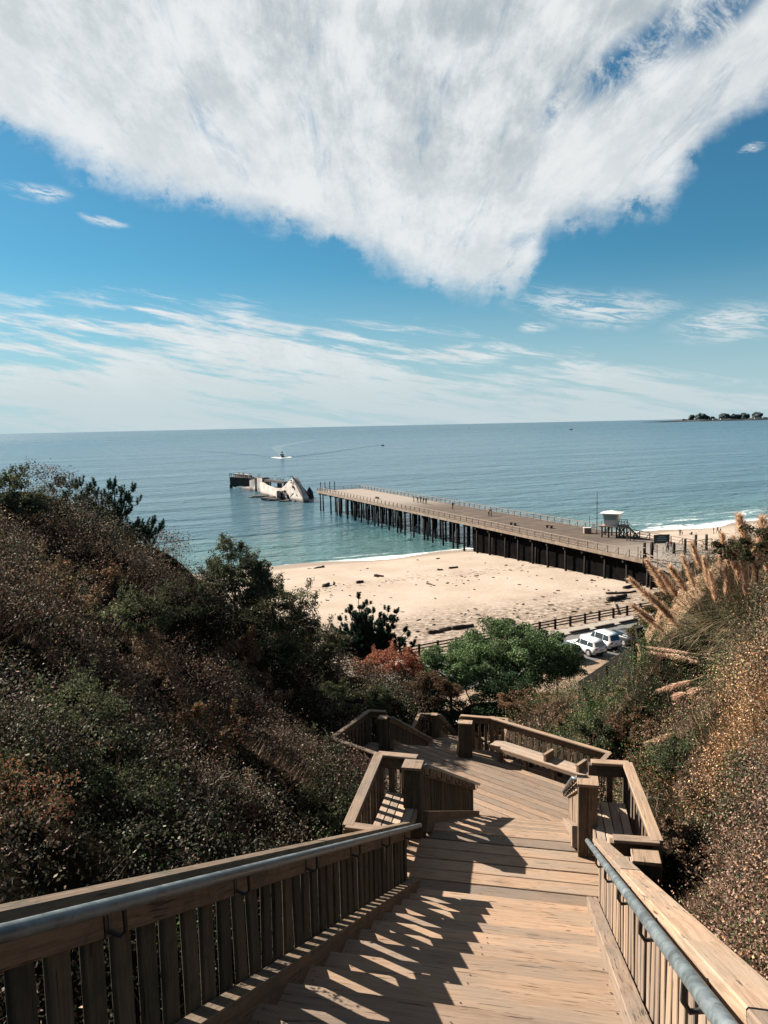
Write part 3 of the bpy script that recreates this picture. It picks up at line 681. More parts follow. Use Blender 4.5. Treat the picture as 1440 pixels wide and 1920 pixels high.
def landing_railing(pts, z, label, pitch=.213, bw=.09, drop=.32, capm=None, rails=True):
    """pts in (s,w): cap boards, fascia boards, balusters, corner posts"""
    t = thing('landing_railing', sw(pts[0][0], pts[0][1], z), label, 'railing', 'railings around the landings')
    capm = capm or M_CAP; rr = random.Random(int(pts[0][0] * 100))
    for i in range(len(pts) - 1):
        p, q = pts[i], pts[i + 1]; a, b = sw(p[0], p[1], z), sw(q[0], q[1], z); d = (b - a); L = d.length; d.normalize()
        up = Vector((0, 0, 1)); nn = up.cross(d); e = .03
        plank('cap_rail', a + d * (-.02) + up * 1.055, b + d * .02 + up * (1.055 + .003 * (i % 2)), .15, .042, capm, t)
        plank('fascia_board', a + d * .012 + up * .935, b - d * .012 + up * .935, .042, .19, M_RAIL, t)
        n = max(1, int((L - .12) / pitch)); st = (L) / (n + 1)
        for k in range(1, n + 1):
            c = a + d * (st * k) + nn * rr.gauss(0, .004); plank('baluster', c + up * (-drop), c + up * (.838 + rr.uniform(-.004, .004)), .036, bw, M_RAIL, t, up=nn.cross(up) if False else d)
        plank('bottom_rail', a + d * .06 + up * (-.12), b - d * .06 + up * (-.12), .06, .14, M_RAIL, t) if rails else None
    for i, p in enumerate(pts):
        c = sw(p[0], p[1], z); plank('post', c + Vector((0, 0, -drop - .5)), c + Vector((0, 0, 1.028)), .12, .12, M_RAIL, t, up=(ST, CT, 0))
    return t
landing_railing([(11.3, -2.05), (11.33, -2.64), (9.12, -2.56), (9.08, -2.02)], ZA, 'railing around the left bench bay of the upper landing')
landing_railing([(11.58, .62), (11.6, 1.13), (9.42, 1.28), (9.40, .78)], ZA, 'railing around the right bench bay of the upper landing, sunlit cap')
landing_railing([(19.1, -2.25), (21.45, -6.46), (23.8, -5.86), (23.82, -5.32)], ZB, 'angled railing on the left of the wide landing with sunlit balusters', drop=.42)
landing_railing([(23.85, -2.82), (23.80, -1.84), (21.7, 1.62), (19.45, .68)], ZB, 'angled railing behind the long bench on the right')
landing_railing([(31.3, -5.3), (31.9, -6.0), (34.0, -5.96), (34.05, -5.3)], ZC, 'small railing bay beside the third landing')
landing_railing([(34.05, -2.6), (34.0, -1.95), (31.4, -1.95), (31.3, -2.6)], ZC, 'right railing of the third landing behind the post')
landing_railing([(41.4, -5.3), (41.9, -6.0), (43.9, -5.96), (43.95, -5.3)], ZD, 'farthest railing bay low in the shade')

def newel(s, w, z, label, sx=.27, sy=.27, h=1.12, drop=.5):
    """boxed corner post of four boards with a cap"""
    t = thing('newel_post', sw(s, w, z), label, 'post', 'boxed corner posts of the stairs'); NM = M_RAIL if w > 0 and s > 10 else M_RAIL_SHADE  # shade put into the post colour, except at the right of flight two
    c = sw(s, w); u = Vector((ST, CT, 0)); v = Vector((CT, -ST, 0)); up = Vector((0, 0, 1)); th = .04
    for du, dv, wd, ax in ((-(sx - th) / 2, 0, sy, v), ((sx - th) / 2, 0, sy, v)):
        for k in (-1, 1):
            p = c + u * du + v * (dv + k * wd / 4); plank('side_board', p + up * (z - drop), p + up * (z + h - .045), th, wd / 2 - .004, NM, t, up=v)
    for dv in (-(sy - th) / 2, (sy - th) / 2):
        p = c + v * dv; plank('side_board', p + up * (z - drop), p + up * (z + h - .047), th, sx - 2 * th - .004, NM, t, up=u)
    a = c - u * (sx / 2 + .015) + up * (z + h - .02); b = c + u * (sx / 2 + .015) + up * (z + h - .02); plank('cap', a, b, sy + .03, .042, M_CAP, t)
    return t
newel(10.93, -2.03, ZA, 'boxed post at the top left of the second flight')
newel(10.86, .52, ZA, 'boxed post at the top right of the second flight, grain catching the sun', h=1.1)
newel(9.17, 1.12, ZA, 'dark boxed post at the near outer corner of the right bay', .26, .30, 1.0, 1.6)
newel(9.0, -2.45, ZA, 'dark boxed post at the near outer corner of the left bay', .26, .26, .96, 1.4)
newel(23.2, -5.25, ZB, 'boxed post at the top left of the third flight')
newel(23.2, -2.62, ZB, 'boxed post at the top right of the third flight', .27, .42)
newel(33.9, -5.25, ZC, 'boxed post at the top left of the last flight')
newel(33.9, -2.62, ZC, 'boxed post at the top right of the last flight')

def bench(pts, z, wid, n, label, front, legs=(.15, .5, .85), arms=()):
    """seat of n slats between pts[0] and pts[1]; front = unit (s,w) towards the walker"""
    a, b = sw(*pts[0], z), sw(*pts[1], z); d = (b - a); L = d.length; d.normalize(); f = sw(*front).normalized(); up = Vector((0, 0, 1))
    t = thing('bench', (a + b) / 2, label, 'bench'); sl = wid / n
    for k in range(n): o = -f * (sl * (k + .5)); plank('seat_slat', a + o + up * .45, b + o + up * .45, sl - .012, .05, M_SEAT, t)
    plank('front_board', a + f * .022 + up * .42, b + f * .022 + up * .42, .038, .12, M_CAP, t)
    for q in legs:
        c = a + d * (L * q) - f * (wid * .22); plank('leg', c + up * .0, c + up * .42, .09, .12, M_RAIL, t, up=f)
        c = a + d * (L * q) - f * (wid * .80); plank('leg', c + up * .0, c + up * .42, .09, .12, M_RAIL, t, up=f)
    for q in arms:
        c = a + d * (L * q)
        plank('armrest', c - f * (wid * .95) + up * .575, c - f * (.06) + up * .575, .075, .20, M_CAP, t)
        plank('armrest_cap', c - f * (wid * .97) + up * .695, c - f * (.02) + up * .695, .10, .036, M_CAP, t)
    return t
bench([(9.2, -1.98), (11.25, -2.0)], ZA, .52, 4, 'slatted bench in the left bay striped by railing shadows', (0, 1))
bench([(9.5, .66), (11.5, .60)], ZA, .50, 4, 'sunlit slatted bench in the right bay', (0, -1))
u_ = Vector((BD[0], BD[1])).normalized(); nb = Vector((-u_[1], u_[0]))  # points back and left
fr = (-abs(u_[1]), -abs(u_[0]))
def off(p, k): return (p[0] + fr[0] * k, p[1] + fr[1] * k)
P6, P7 = (23.80, -1.84), (21.7, 1.62)
bl = bench([off((23.62, -1.55), .62), off((21.82, 1.42), .62)], ZB, .54, 3, 'long bench with two armrests along the angled railing', fr, (.1, .36, .64, .9), (.56, .87))
# ------------------------------------------------------------------ sea, beach, road
SH_P = Vector((-22.4, 147.3, 0)); SH_D = Vector((.914, .404, 0)).normalized(); SH_N = Vector((-SH_D.y, SH_D.x, 0))   # n points out to sea
def shore_xy(a, d): return SH_P + SH_D * a + SH_N * d
def sea_material():
    m, N, p = mat('sea_water', .12, spec=.5)
    p.inputs['IOR'].default_value = 1.33
    v = world_pos(N); d = N.m('DOT_PRODUCT', 0, 0) if False else N.vm('DOT_PRODUCT', N.vm('SUBTRACT', v, tuple(SH_P)), tuple(SH_N))
    a = N.vm('DOT_PRODUCT', N.vm('SUBTRACT', v, tuple(SH_P)), tuple(SH_D))
    dist = N.m('MAXIMUM', N.m('POWER', N.m('MULTIPLY', N.vm('LENGTH', v), .01), 1.0), .5)
    w2 = N.xyz(N.m('MULTIPLY', a, .55), N.m('MULTIPLY', d, 1.0), 0.0)
    wob = N.noise(w2, .012, 3, .5)
    # colour: green shallows, teal, deeper blue out and to the right; slicks and cat's paws
    sl = N.noise(N.xyz(N.m('MULTIPLY', a, .25), N.m('MULTIPLY', d, 1.6), 2.0), .006, 6, .6, .6)
    c = N.mix(N.mr(d, 6, 75), (.052, .112, .114), (.026, .073, .102))
    c = N.mix(N.mr(d, 60, 500), c, (.027, .072, .108))
    c = N.mix(N.mr(sl, .42, .62, 0, .5), c, (.040, .088, .105))
    # ripples: several sizes, the small ones die out far away
    near = N.mr(N.vm('LENGTH', v), 120, 900, 1, 0); mid_ = N.mr(N.vm('LENGTH', v), 400, 5000, 1, 0)
    n1 = N.noise(w2, .55, 4, .6, .3); n2 = N.noise(w2, .17, 4, .6, .3); n3 = N.noise(N.xyz(N.m('MULTIPLY', a, .25), d, 0.0), .05, 4, .6, .2); n4 = N.noise(N.xyz(N.m('MULTIPLY', a, .2), d, 0.0), .012, 4, .6)
    h = N.m('ADD', N.m('ADD', N.m('MULTIPLY', n1, .55), N.m('MULTIPLY', n2, 1.6)), N.m('ADD', N.m('MULTIPLY', n3, 3.6), N.m('MULTIPLY', n4, 9.0)))
    b = N.new('ShaderNodeBump'); b.inputs['Distance'].default_value = 1.5; N.put(b.inputs['Strength'], 0.85)
    N.l.new(h, b.inputs['Height']); N.l.new(b.outputs[0], p.inputs['Normal'])
    # foam lines near the shore
    edge = N.m('ADD', d, N.m('MULTIPLY', N.m('SUBTRACT', N.noise(N.xyz(a, 0, 0), .05, 5, .6), .5), 6.0))
    fn = N.noise(N.xyz(a, N.m('MULTIPLY', d, 1.5), 0), .55, 6, .7, .4); fl = N.noise(N.xyz(N.m('MULTIPLY', a, .15), d, 5.0), .22, 5, .6, .6)
    right = N.mr(a, 70, 130)
    f1 = N.m('MULTIPLY', N.mr(edge, N.m('ADD', 1.9, N.m('MULTIPLY', right, 5.0)), -.6), N.mr(fn, .33, .47))
    f2 = N.m('MULTIPLY', N.m('MULTIPLY', N.mr(edge, N.m('ADD', 6.0, N.m('MULTIPLY', right, 26)), 1.0), N.mr(fl, .54, .61)), N.mr(fn, .40, .55))
    foam = N.m('MAXIMUM', f1, f2)
    N.l.new(N.mix(foam, c, (.55, .57, .56)), p.inputs['Base Color'])
    N.l.new(N.m('ADD', N.m('ADD', .15, N.mr(N.vm('LENGTH', v), 200, 4000, 0, .22)), N.m('MULTIPLY', foam, .6)), p.inputs['Roughness'])
    return m
M_SEA = sea_material()
def sheet(name, rows, m, kind='structure'):
    """rows of equal length of points"""
    mb = MB(); n = len(rows[0]); mb.add([p for r in rows for p in r], [(i * n + k, i * n + k + 1, (i + 1) * n + k + 1, (i + 1) * n + k) for i in range(len(rows) - 1) for k in range(n - 1)])
    return tag(mb.build(name, m, smooth=True), kind=kind)
R_ = 60000
sheet('sea', [[shore_xy(x, y) for x in (-R_, -2000, -300, 0, 300, 2000, R_)] for y in (-9, 200, 2000, R_)], M_SEA)

def sand_material():
    m, N, p = mat('beach_sand', .95, spec=.1)
    v = world_pos(N); rel = N.vm('SUBTRACT', v, tuple(SH_P)); d = N.vm('DOT_PRODUCT', rel, tuple(SH_N)); a = N.vm('DOT_PRODUCT', rel, tuple(SH_D))
    n = N.noise(v, .12, 6, .6); n2 = N.noise(v, 1.3, 6, .7); n3 = N.noise(v, 5.0, 3, .6)
    c = N.mix(N.mr(n, .3, .7), (.24, .195, .155), (.29, .24, .197)); c = N.mix(N.mr(n2, .5, .75, 0, .35), c, (.175, .135, .10))
    wet = N.mr(N.m('ADD', d, N.m('MULTIPLY', n, 4.0)), -4.5, -1.0); c = N.mix(N.m('MULTIPLY', wet, .75), c, (.135, .11, .09))
    # weed and driftwood crumbs: a wrack line, a dirty strip by the road fence
    crumb = N.mr(N.noise(v, 2.2, 5, .75), .58, .64)
    wl = N.m('ABSOLUTE', N.m('SUBTRACT', N.m('ADD', d, N.m('MULTIPLY', N.m('SUBTRACT', N.noise(N.xyz(a, 0, 0), .03, 3, .5), .5), 26)), -30.0))
    line = N.mr(wl, 4.5, .3); strip = N.mr(N.m('ADD', d, N.m('MULTIPLY', n, 14)), -44, -54)
    dirt = N.m('MAXIMUM', N.m('MULTIPLY', line, N.mr(n2, .50, .62)), N.m('MULTIPLY', strip, N.mr(n2, .36, .60)))
    c = N.mix(N.m('MULTIPLY', dirt, .85), c, (.085, .062, .046)); c = N.mix(N.m('MULTIPLY', N.m('MULTIPLY', crumb, N.m('MAXIMUM', strip, .10)), .8), c, (.07, .05, .04))
    N.l.new(c, p.inputs['Base Color']); bump(N, p, N.m('ADD', n2, N.m('ADD', n3, N.m('MULTIPLY', N.vor(v, 1.6), -.35))), .55, .10)
    return m
M_SAND = sand_material()
def beach_z(d):
    """height of the sand at distance d inland"""
    return d * .055 if d < 14 else .77 + (d - 14) * .036
rows = []
for d in [-8, -4, 0, 3, 6, 10, 14, 22, 30, 40, 50, 60, 68, 74, 82, 110, 160]:
    rows.append([Vector((*shore_xy(a, -d).xy, min(beach_z(d), 2.9) + (math.sin(a * .21) + math.sin(a * .083 + 2)) * (.10 if 0 <= d <= 12 else .0))) for a in np.linspace(-900, 900, 451)])
sheet('beach', rows, M_SAND)
def bz(X, Y):
    d = -(Vector((X, Y, 0)) - SH_P).dot(SH_N); return min(beach_z(d), 2.9)

ORD = 'first second third fourth fifth sixth seventh eighth ninth tenth eleventh twelfth thirteenth fourteenth'.split()
# road and parking strip behind the beach fence
RD_P = Vector((3.4, 79.0, 0)); RD_D = Vector((28.7, 16.1, 0)).normalized(); RD_N = Vector((-RD_D.y, RD_D.x, 0))
def road(a, d, z): q = RD_P + RD_D * a + RD_N * d; q.z = z; return q
def ground_material(name, c1, c2, sc, rough=.9, spk=None, b=.3):
    c1 = tuple(q * AF for q in c1); c2 = tuple(q * AF for q in c2); m, N, p = mat(name, rough, c1, spec=.15); v = world_pos(N); n = N.noise(v, sc, 6, .65); n2 = N.noise(v, sc * 9, 4, .6)
    c = N.mix(N.mr(n, .3, .7), c1, c2); c = N.mix(N.mr(n2, .5, .8, 0, .4), c, tuple(q * .6 for q in c1))
    if spk: c = N.mix(N.mr(N.noise(v, sc * 3.1, 5, .7), .56, .64, 0, .8), c, spk)
    N.l.new(c, p.inputs['Base Color']); bump(N, p, n2, b, .03); return m
M_ASPH = ground_material('asphalt', (.155, .15, .145), (.20, .195, .185), .5); M_CONC = ground_material('pale_concrete', (.34, .305, .265), (.42, .375, .325), .6)
M_DIRT = ground_material('picnic_dirt', (.27, .19, .13), (.38, .28, .205), .7, spk=(.14, .09, .06))
sheet('dirt_ground', [[road(a, d, 2.96) for a in np.linspace(-200, 200, 41)] for d in (-60, -40, -20, -11.5)], M_DIRT)
sheet('road', [[road(a, d, 2.975) for a in (-250, 250)] for d in (-11.6, -3.2)], M_ASPH)
mb = MB(); mb.beam(road(-250, -2.2, 2.97), road(250, -2.2, 2.97), 2.0, .26); tag(mb.build('pavement', M_CONC), kind='structure')
for k in range(14):                                         # dark timber wheel stops at the kerb
    a = -9 + k * 3.9
    q = plank('wheel_stop', road(a, -3.05, 3.18), road(a + 2.9, -3.05, 3.18), .28, .20, M_DARKW)
    tag(q, '%s dark timber wheel stop along the kerb, counted from the left' % ORD[k], 'wheel stop', 'timber wheel stops along the road')

# post and rail fence along the beach
fen = thing('beach_fence', road(0, 0, 2.9), 'long dark post and rail fence between the beach and the road', 'fence')
for k in range(-5, 22):
    a = k * 2.35; plank('post', road(a, 0, 2.4), road(a, 0, 4.05), .26, .26, M_FENCE, fen, up=(0, 1, 0))
    if k < 21:
        for z in (3.22, 3.55, 3.88): plank('rail', road(a + .02, .02, z + .002 * (k % 3)), road(a + 2.33, .02, z), .07, .14, M_FENCE, fen)

# driftwood and logs
M_DRIFT = wood('driftwood', (.36, .28, .21), (.20, .15, .11), (.09, .07, .05), gs=.5); M_DRIFTD = wood('dark_driftwood', (.10, .08, .065), (.06, .045, .037), (.03, .025, .02), gs=.5)
def log(px0, py0, px1, py1, r, label, m=None, z=None, bend=.0):
    if z is None:
        z = 1.5
        for _ in range(3):
            q = at((px0 + px1) / 2, (py0 + py1) / 2, z=z); z = bz(q.x, q.y) + r * .6
    a, b = at(px0, py0, z=z), at(px1, py1, z=z); rr = random.Random(int(px0 * 7 + py0)); n = 6; P = []; L = (b - a).length
    sd = (b - a).cross(Vector((0, 0, 1))).normalized()
    for i in range(n + 1): t = i / n; P.append(a.lerp(b, t) + sd * (math.sin(t * 3.1) * bend * L + rr.gauss(0, r * .2)) + Vector((0, 0, rr.gauss(0, r * .1))))
    mb = MB(); mb.tube(P, [r * (1 - .35 * i / n) * rr.uniform(.85, 1.1) for i in range(n + 1)], 8)
    o = mb.mesh('log', m or M_DRIFTD, True); c = P[0].copy(); o.transform(Matrix.Translation(-c)); ob = link_mesh('log', o, None, Matrix.Translation(c)); return tag(ob, label, 'log')
log(607, 1063, 589, 1066, .28, 'short dark log near the water edge on the left beach')
log(702, 1079, 719, 1080, .26, 'straight dark log lying alone in the middle of the sand')
log(577, 1067, 588, 1067, .15, 'thin scrap of driftwood close to the waves')
log(668, 1092, 681, 1090, .28, 'small dark log left of the open middle sand')
log(608, 1099, 617, 1094, .35, 'chunky dark stump lying low on the left sand')
log(625, 1097, 626, 1090, .14, 'short upright looking stick in the left sand')
log(803, 1186, 829, 1183, .26, 'dark log leftmost in the row by the beach fence')
log(822, 1182, 848, 1176, .28, 'pale ended log in the middle of the row by the beach fence', M_DRIFT)
log(848, 1178, 887, 1172, .30, 'long dark log right in the row by the beach fence')
log(917, 1175, 950, 1169, .34, 'thick dark log above the green tree')
log(1142, 1125, 1174, 1117, .42, 'short thick dark beam on the sand below the pier')
log(1170, 1102, 1212, 1093, .30, 'long straight dark beam nearest the pier posts')
log(1136, 1112, 1192, 1108, .20, 'curved thin driftwood branch above the short beam', M_DRIFTD, bend=.14)
log(1158, 1152, 1152, 1129, .22, 'pale bleached trunk leaning by the fence', M_DRIFT)
log(1226, 1082, 1238, 1106, .30, 'white bleached trunk at the foot of the pier', M_DRIFT)
log(842, 1065, 858, 1063, .22, 'flat dark scrap near the shaded end of the sand')
log(820, 1068, 830, 1068, .2, 'small dark scrap beside the flat one')
log(800, 1093, 815, 1098, .16, 'thin tangle of driftwood in the upper middle sand')
log(940, 1030, 968, 1032, .2, 'thin dark log beneath the pier')
rr = random.Random(5); mb = MB()
for _ in range(520):                                       # crumbs of wrack
    a = rr.uniform(-15, 90); d = rr.choice([rr.gauss(34, 5), rr.gauss(60, 5), rr.gauss(63, 4), rr.uniform(8, 66)]); q = shore_xy(a, -d); r = rr.uniform(.05, .22)
    q.z = bz(q.x, q.y) + r * .2; R = Matrix.Rotation(rr.uniform(0, 3.1), 3, 'Z'); mb.box(q, (r * rr.uniform(1, 4), r, r * .7), R)
tag(mb.build('beach_debris', M_DRIFTD), 'small dark scraps of wood and weed scattered on the sand', 'debris', kind='stuff')

# ------------------------------------------------------------------ pier
PZ = 6.5; P0 = Vector((-21.4, 247.3, PZ)); P1 = Vector((38.3, 111.5, PZ)); PD = (P1 - P0).normalized(); PN = Vector((-PD.y, PD.x, 0)); PLn = (P1 - P0).length; PW = 15.0
if PN.x < 0: PN = -PN
def pier_p(a, w, z=PZ): q = P0 + PD * a + PN * w; q.z = z; return q
def pier_deck_material():
    m, N, p = mat('pier_deck_wood', .9, spec=.1); v = world_pos(N); a = N.vm('DOT_PRODUCT', N.vm('SUBTRACT', v, tuple(P0)), tuple(PD)); w = N.vm('DOT_PRODUCT', N.vm('SUBTRACT', v, tuple(P0)), tuple(PN))
    pk = N.noise(N.xyz(N.m('MULTIPLY', N.m('FLOOR', N.m('MULTIPLY', a, 3.2)), 3.7), N.m('MULTIPLY', w, .05), 0), 1.0, 2, .5); n = N.noise(v, .35, 5, .65)
    c = N.mix(N.mr(pk, .3, .7), (.055, .042, .034), (.105, .080, .062)); c = N.mix(N.mr(n, .40, .62, 0, .8), c, (.055, .045, .04))
    c = N.mix(N.m('MULTIPLY', N.mr(a, 70, 42), .9), c, (.21, .185, .16)); c = N.mix(N.m('MULTIPLY', N.mr(a, 128, 146), .5), c, (.27, .25, .22))
    gap = N.mr(N.m('ABSOLUTE', N.m('SUBTRACT', N.m('FRACT', N.m('MULTIPLY', a, 3.2)), .5)), .44, .5)
    N.l.new(N.mix(N.m('MULTIPLY', gap, .7), c, (.04, .03, .025)), p.inputs['Base Color']); return m
M_PDECK = pier_deck_material()
M_PILE = simple('tarred_pile', (.018, .016, .016), (.045, .038, .032), 2.0, .85, spec=.1); M_PIER_SHADE = simple('pier_shade', (.006, .006, .007), (.012, .011, .011), 1.0, .95, spec=0.0); M_PRAIL = simple('weathered_rail', (.33, .26, .20), (.20, .15, .115), 3, .85); M_PFASC = simple('pier_fascia', (.30, .23, .17), (.17, .125, .09), 1.0, .9)  # the flat black one paints the shade under the pier
pier = thing('pier', pier_p(PLn, 0, 2.0), 'long wooden pier on dark piles running from the beach into the sea', 'pier')
me_seg = {}
mb = MB(); mb.add([pier_p(0, 0), pier_p(PLn, 0), pier_p(PLn, PW), pier_p(0, PW), pier_p(0, 0, PZ - .3), pier_p(PLn, 0, PZ - .3), pier_p(PLn, PW, PZ - .3), pier_p(0, PW, PZ - .3)], [(0, 1, 2, 3), (7, 6, 5, 4), (0, 4, 5, 1), (1, 5, 6, 2), (2, 6, 7, 3), (3, 7, 4, 0)]); mb.build('deck', M_PDECK, pier)
mb = MB()
for w in (-.07, PW + .07): mb.beam(pier_p(-.2, w, PZ - .28), pier_p(PLn, w, PZ - .28), .14, .55)
mb.build('edge_beam', M_PFASC, pier)
mb = MB()
for w in (1.5, 5, 8.5, 12, 13.8): mb.beam(pier_p(.5, w, PZ - .55), pier_p(PLn - .3, w, PZ - .55), .3, .45)
for a in np.arange(1.2, PLn, 4.9): mb.beam(pier_p(a, .1, PZ - .95), pier_p(a, PW - .1, PZ - .95), .35, .38)
mb.build('joist_frame', M_PILE, pier)
mb = MB(); mb.tube([(0, 0, -2.0), (0, 0, PZ - .8)], [.24, .20], 7); pme = mb.mesh('pile', M_PILE, True); rr = random.Random(8)
for i, a in enumerate(np.arange(1.2, PLn, 4.9)):
    for w in ([.6, 4.0, 7.5, 11, 14.4] if i % 3 else [.6, 1.5, 4.2, 7.8, 11, 13.6, 14.4]):
        if rr.random() < .07: continue
        M = Matrix.Translation(pier_p(a + rr.gauss(0, .2), w + rr.gauss(0, .15), 0)) @ Matrix.Rotation(rr.gauss(0, .012), 4, 'X') @ Matrix.Rotation(rr.gauss(0, .012), 4, 'Y'); link_mesh('pile', pme, pier, M)
def rail_run(side, a0, a1, par, z0=PZ, z1=PZ):
    """posts, top and middle rails and slanting braces"""
    n = max(1, round((a1 - a0) / 2.45)); w = .12 if side == 0 else PW - .12; zz = lambda a: z0 + (z1 - z0) * (a - a0) / (a1 - a0)
    sgn = -1 if side == 0 else 1
    for k in range(n + 1):
        a = a0 + (a1 - a0) * k / n; m = MB(); z = zz(a)
        m.beam(pier_p(a, w, z - .25), pier_p(a, w, z + 1.12), .13, .13, (0, 1, 0)); m.beam(pier_p(a - .95, w, z + .05), pier_p(a - .05, w, z + 1.0), .09, .09); m.build('rail_post', M_PRAIL, par)
    m = MB()
    for h, q in ((1.15, .12), (.62, .09), (.18, .12)): m.beam(pier_p(a0, w, zz(a0) + h), pier_p(a1, w, zz(a1) + h), .13 if h > 1 else .06, q)
    m.build('rail_beams', M_PRAIL, par)
ra = thing('pier_railing', pier_p(0, 0), 'pier railing with slanting braces on the side facing the beach', 'railing', 'pier railings'); rail_run(0, 0, PLn - 1.2, ra)
ra = thing('pier_railing', pier_p(0, PW), 'far side pier railing running out to the open sea', 'railing', 'pier railings'); rail_run(1, 0, PLn + 2, ra)
ra = thing('pier_railing', pier_p(0, PW / 2), 'short end railing across the seaward end of the pier', 'railing', 'pier railings')
m = MB()
for w in np.linspace(.1, PW - .1, 6): m.beam(pier_p(.1, w, PZ - .2), pier_p(.1, w, PZ + 1.1), .13, .13, (0, 1, 0))
for h in (1.12, .6, .2): m.beam(pier_p(.1, 0, PZ + h), pier_p(.1, PW, PZ + h), .08, .1)
m.build('rail_beams', M_PRAIL, ra)
for k, (a, h) in enumerate([(1.0, 2.9), (2.6, 3.0), (4.6, 3.1), (6.6, 3.3)]):
    q = plank('pole', pier_p(a, .9 + k * .9, PZ - .2), pier_p(a, .9 + k * .9, PZ + h), .22, .22, M_PILE, up=(0, 1, 0)); tag(q, '%s of the four bare poles at the seaward end of the pier' % ('leftmost', 'second', 'third', 'rightmost')[k], 'pole', 'poles at the seaward end of the pier')
# the landward approach: ramp, gate posts
appr = thing('pier_approach', pier_p(PLn, PW / 2, 4.0), 'sloping wooden approach between the pier and the bluff', 'ramp')
RQ = [at(1213, 1056, z=PZ), at(1320, 1100, z=5.4), at(1440, 1070, z=5.4), pier_p(PLn, PW)]
mb = MB(); ap = [pier_p(PLn + .02, 0, PZ - .004), at(1330, 1104, z=4.6), Vector((70, 92, 4.6)), pier_p(PLn + .02, PW + 8, PZ - .004)]; lo_ = [p - Vector((0, 0, .35)) for p in ap]
mb.add(ap + lo_, [(0, 1, 2, 3), (7, 6, 5, 4), (0, 4, 5, 1), (1, 5, 6, 2), (2, 6, 7, 3), (3, 7, 4, 0)]); mb.build('deck', M_PDECK, appr)
mb = MB(); A_, B_ = ap[0], ap[1]; L = (B_ - A_).length; n = 5
for k in range(n + 1):
    p = A_.lerp(B_, k / n); mb.beam(p - Vector((0, 0, .3)), p + Vector((0, 0, 1.05)), .13, .13, (0, 1, 0))
    if k < n: mb.beam(p + Vector((0, 0, .05)), A_.lerp(B_, (k + .5) / n) + Vector((0, 0, 1.0)), .08, .08)
for h in (1.05, .6): mb.beam(A_ + Vector((0, 0, h)), B_ + Vector((0, 0, h)), .1, .12)
mb.build('rail', M_PRAIL, appr)
mb = MB()
for k in range(5):
    p = A_.lerp(B_, .1 + k * .2); mb.tube([Vector((p.x, p.y, 1.5)), p - Vector((0, 0, .3))], .2, 6)
    p = p + Vector((2.5, 2.0, 0)); mb.tube([Vector((p.x, p.y, 1.5)), p - Vector((0, 0, .3))], .2, 6)
mb.beam(A_.lerp(B_, 0) + Vector((.6, .6, -.9)), B_ + Vector((.6, .6, -.9)), .3, 1.5); mb.build('piles', M_PILE, appr)
# flat black sheet added to stand for the shade under the landward half
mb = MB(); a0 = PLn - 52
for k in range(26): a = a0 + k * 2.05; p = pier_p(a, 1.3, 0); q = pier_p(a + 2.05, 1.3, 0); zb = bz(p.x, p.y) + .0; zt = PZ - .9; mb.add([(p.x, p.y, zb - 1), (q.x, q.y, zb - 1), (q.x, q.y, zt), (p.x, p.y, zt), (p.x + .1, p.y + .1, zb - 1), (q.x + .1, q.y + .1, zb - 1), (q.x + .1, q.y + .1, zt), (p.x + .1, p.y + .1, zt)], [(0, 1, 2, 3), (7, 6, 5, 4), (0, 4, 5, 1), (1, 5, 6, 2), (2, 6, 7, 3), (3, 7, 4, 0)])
mb.build('shade_sheet', M_PIER_SHADE, pier)
for k, (px, py, h) in enumerate([(1208, 1052, 2.7), (1222, 1050, 2.7), (1284, 1046, 2.9), (1304, 1041, 3.2), (1324, 1038, 3.0), (1263, 1044, 2.2)]):
    p = at(px, py, z=PZ - .1 if k < 2 else 6.0); mb = MB(); mb.tube([p - Vector((0, 0, .8)), p + Vector((0, 0, h))], [.27, .21], 8); o = mb.mesh('mooring_post', M_PILE, True); o.transform(Matrix.Translation(-p))
    tag(link_mesh('mooring_post', o, None, Matrix.Translation(p)), ['round pile post left of the pier gate', 'round pile post right of the pier gate', 'round pile post first of three by the approach', 'round pile post middle of three by the approach', 'round pile post last of three by the approach', 'short round post beside the sign'][k], 'post')
g = thing('gate', at(1196, 1052, z=PZ), 'thin pipe gate frame between the post and the pier railing', 'gate'); mb = MB()
a, b = at(1196, 1050, z=PZ), at(1210, 1053, z=PZ); mb.tube([a, a + Vector((0, 0, 2.0)), b + Vector((0, 0, 2.0))], .06, 5); mb.tube([a + Vector((0, 0, 1)), b + Vector((0, 0, 1))], .05, 5); mb.build('frame', M_PRAIL, g)
g = thing('gate', at(1290, 1043, z=6), 'pipe gate frame joining the three round posts', 'gate'); mb = MB()
a, b = at(1284, 1043, z=6), at(1334, 1036, z=6); mb.tube([a + Vector((0, 0, 2.2)), b + Vector((0, 0, 2.2)), b], .06, 5); mb.beam(a + Vector((0, 0, .4)), b + Vector((0, 0, .4)), .3, .3); mb.beam(a + Vector((-1.5, -3, .1)), b + Vector((-1.5, -3, .1)), .35, .3); mb.build('frame', M_PRAIL, g)
g = thing('chain_fence', at(1218, 1049, z=PZ), 'thin pipe barrier frames standing on the pier entrance', 'barrier'); 
for (x0, y0, x1, y1, h) in [(1230, 1035, 1243, 1041, 1.3), (1266, 1044, 1283, 1048, 1.9), (1285, 1047, 1300, 1050, 1.4), (1219, 1047, 1232, 1050, 2.3)]:
    a, b = at(x0, y0, z=PZ), at(x1, y1, z=PZ); mb = MB(); mb.tube([a, a + Vector((0, 0, h)), b + Vector((0, 0, h)), b], .05, 5); mb.tube([a + Vector((0, 0, h * .5)), b + Vector((0, 0, h * .5))], .04, 5); mb.build('frame', M_PRAIL, g)

